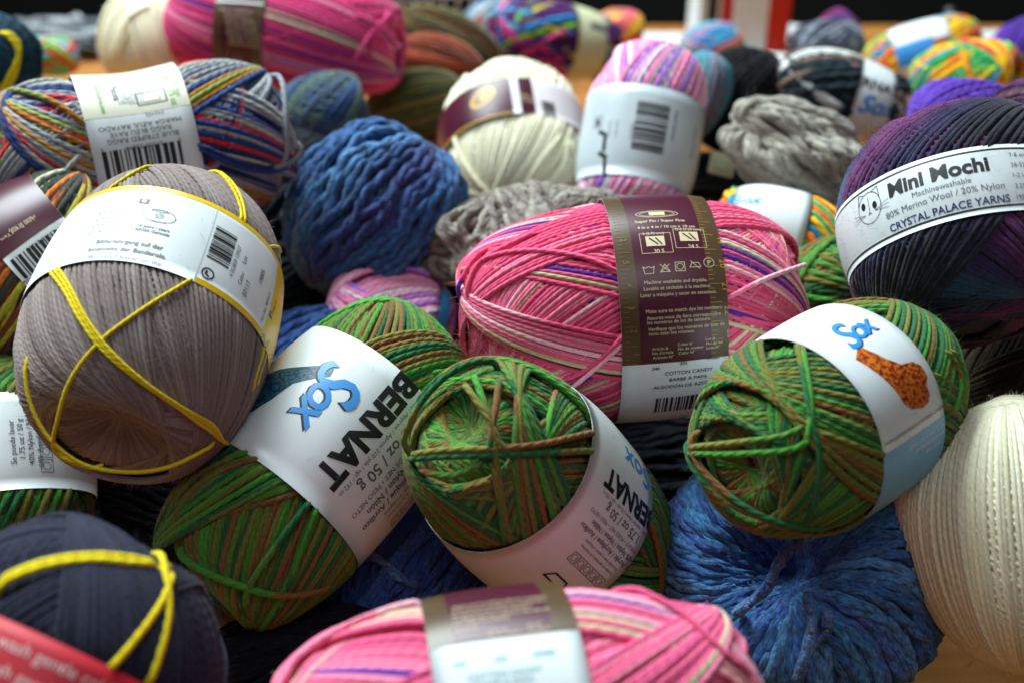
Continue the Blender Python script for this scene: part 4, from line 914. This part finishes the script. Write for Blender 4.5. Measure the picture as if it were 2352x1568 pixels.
def pen(label, px, py, z, th, tau, L_, r, d):
    T = Tubes(); v = raydir(px, py); o_ = at(px, py, d); rr = unit(np.cross(v, [0, 0, 1])); u = np.cross(rr, v)
    ax = math.cos(th) * rr + math.sin(th) * u; ax = unit(ax + tau * v); n_ = unit(np.cross(ax, [1, .2, .1]))
    P = o_ + ax * np.linspace(-L_ / 2, L_ / 2, 12)[:, None]; T.add(P[None], np.tile(n_, (1, 12, 1)), r, np.tile(lin('0a0a0c'), (1, 12, 1)), False, 14)
    ob = T.build('pen_cap', km, None, o_); ob.location = o_; tag(ob, label, 'pen')
pen('black marker cap standing at the far edge behind the orange balls', 2175, 60, 0, 1.45, 0, .028, .006, .97)
# rumpled silver packet at the far left
bm = bmesh.new(); bmesh.ops.create_icosphere(bm, subdivisions=4, radius=1)
for v in bm.verts:
    n_ = 1 + .18 * math.sin(v.co.x * 17 + v.co.z * 9) * math.sin(v.co.y * 14) + .1 * math.sin(v.co.x * 31)
    v.co = (v.co.x * .11 * n_, v.co.y * .03 * n_, (v.co.z + .7) * .013 * n_)
me = bpy.data.meshes.new('crumpled_wrapper'); bm.to_mesh(me); bm.free(); me.materials.append(flat('5a6066', .3, name='silver_film'))
o = bpy.data.objects.new('crumpled_wrapper', me); C.objects.link(o); o.location = atz(150, 112, 0); tag(o, 'crumpled silver grey wrapper lying at the far left table edge', 'wrapper')
# chain of a hanging shelf behind
t = thing('wire_rack', 'blurred metal wire rack of rings behind the orange hank', 'rack', atz(1035, 30, .02)); ch = flat('a0a0a0', .25, name='steel')
TT = Tubes()
for i in range(13):
    a_ = np.arange(20) / 20 * 2 * math.pi; x_ = -.075 + i * .0125; P = np.stack([x_ + .007 * np.cos(a_), .003 * np.sin(a_ * 2), .010 * np.sin(a_) + .0008 * i], -1)
    N = np.stack([np.cos(a_), 0 * a_, np.sin(a_)], -1); TT.add(P[None], N[None], .0011, np.ones((1, 20, 3)) * .5, True, 6)
TT.build('rings', ch, t, np.zeros(3))
TB = Tubes()
for z_ in (-.012, .024):
    P = np.stack([np.linspace(-.1, .1, 20), 0 * np.ones(20), z_ + np.linspace(0, .008, 20)], -1); TB.add(P[None], np.tile([0, 0, 1.], (1, 20, 1)), .0014, np.ones((1, 20, 3)) * .3, False, 6)
TB.build('rail', ch, t, np.zeros(3))
# cream tag on the grey skein
p = at(1655, 382, .60); t = thing('swing_tag', 'small cream paper tag beside the light grey skein', 'tag', p)
o = boxmesh('tag_card', .013, .0012, .011, paper('d8d8b8'), t, (0, 0, -.005)); o.rotation_euler = (-.5, .25, 0)
o = boxmesh('printed_panel', .008, .0013, .005, flat('b8c8a0', .5), t, (0, -.0008, -.002)); o.rotation_euler = (-.5, .25, 0)
# brown carton on a shelf, top right corner
t = struct_box('storage_carton', .50, .75, 1.55, 1.75, -.10, .07, paper('8a7048'), None); tag(t, 'brown carton in the dark at the top right corner', 'box')
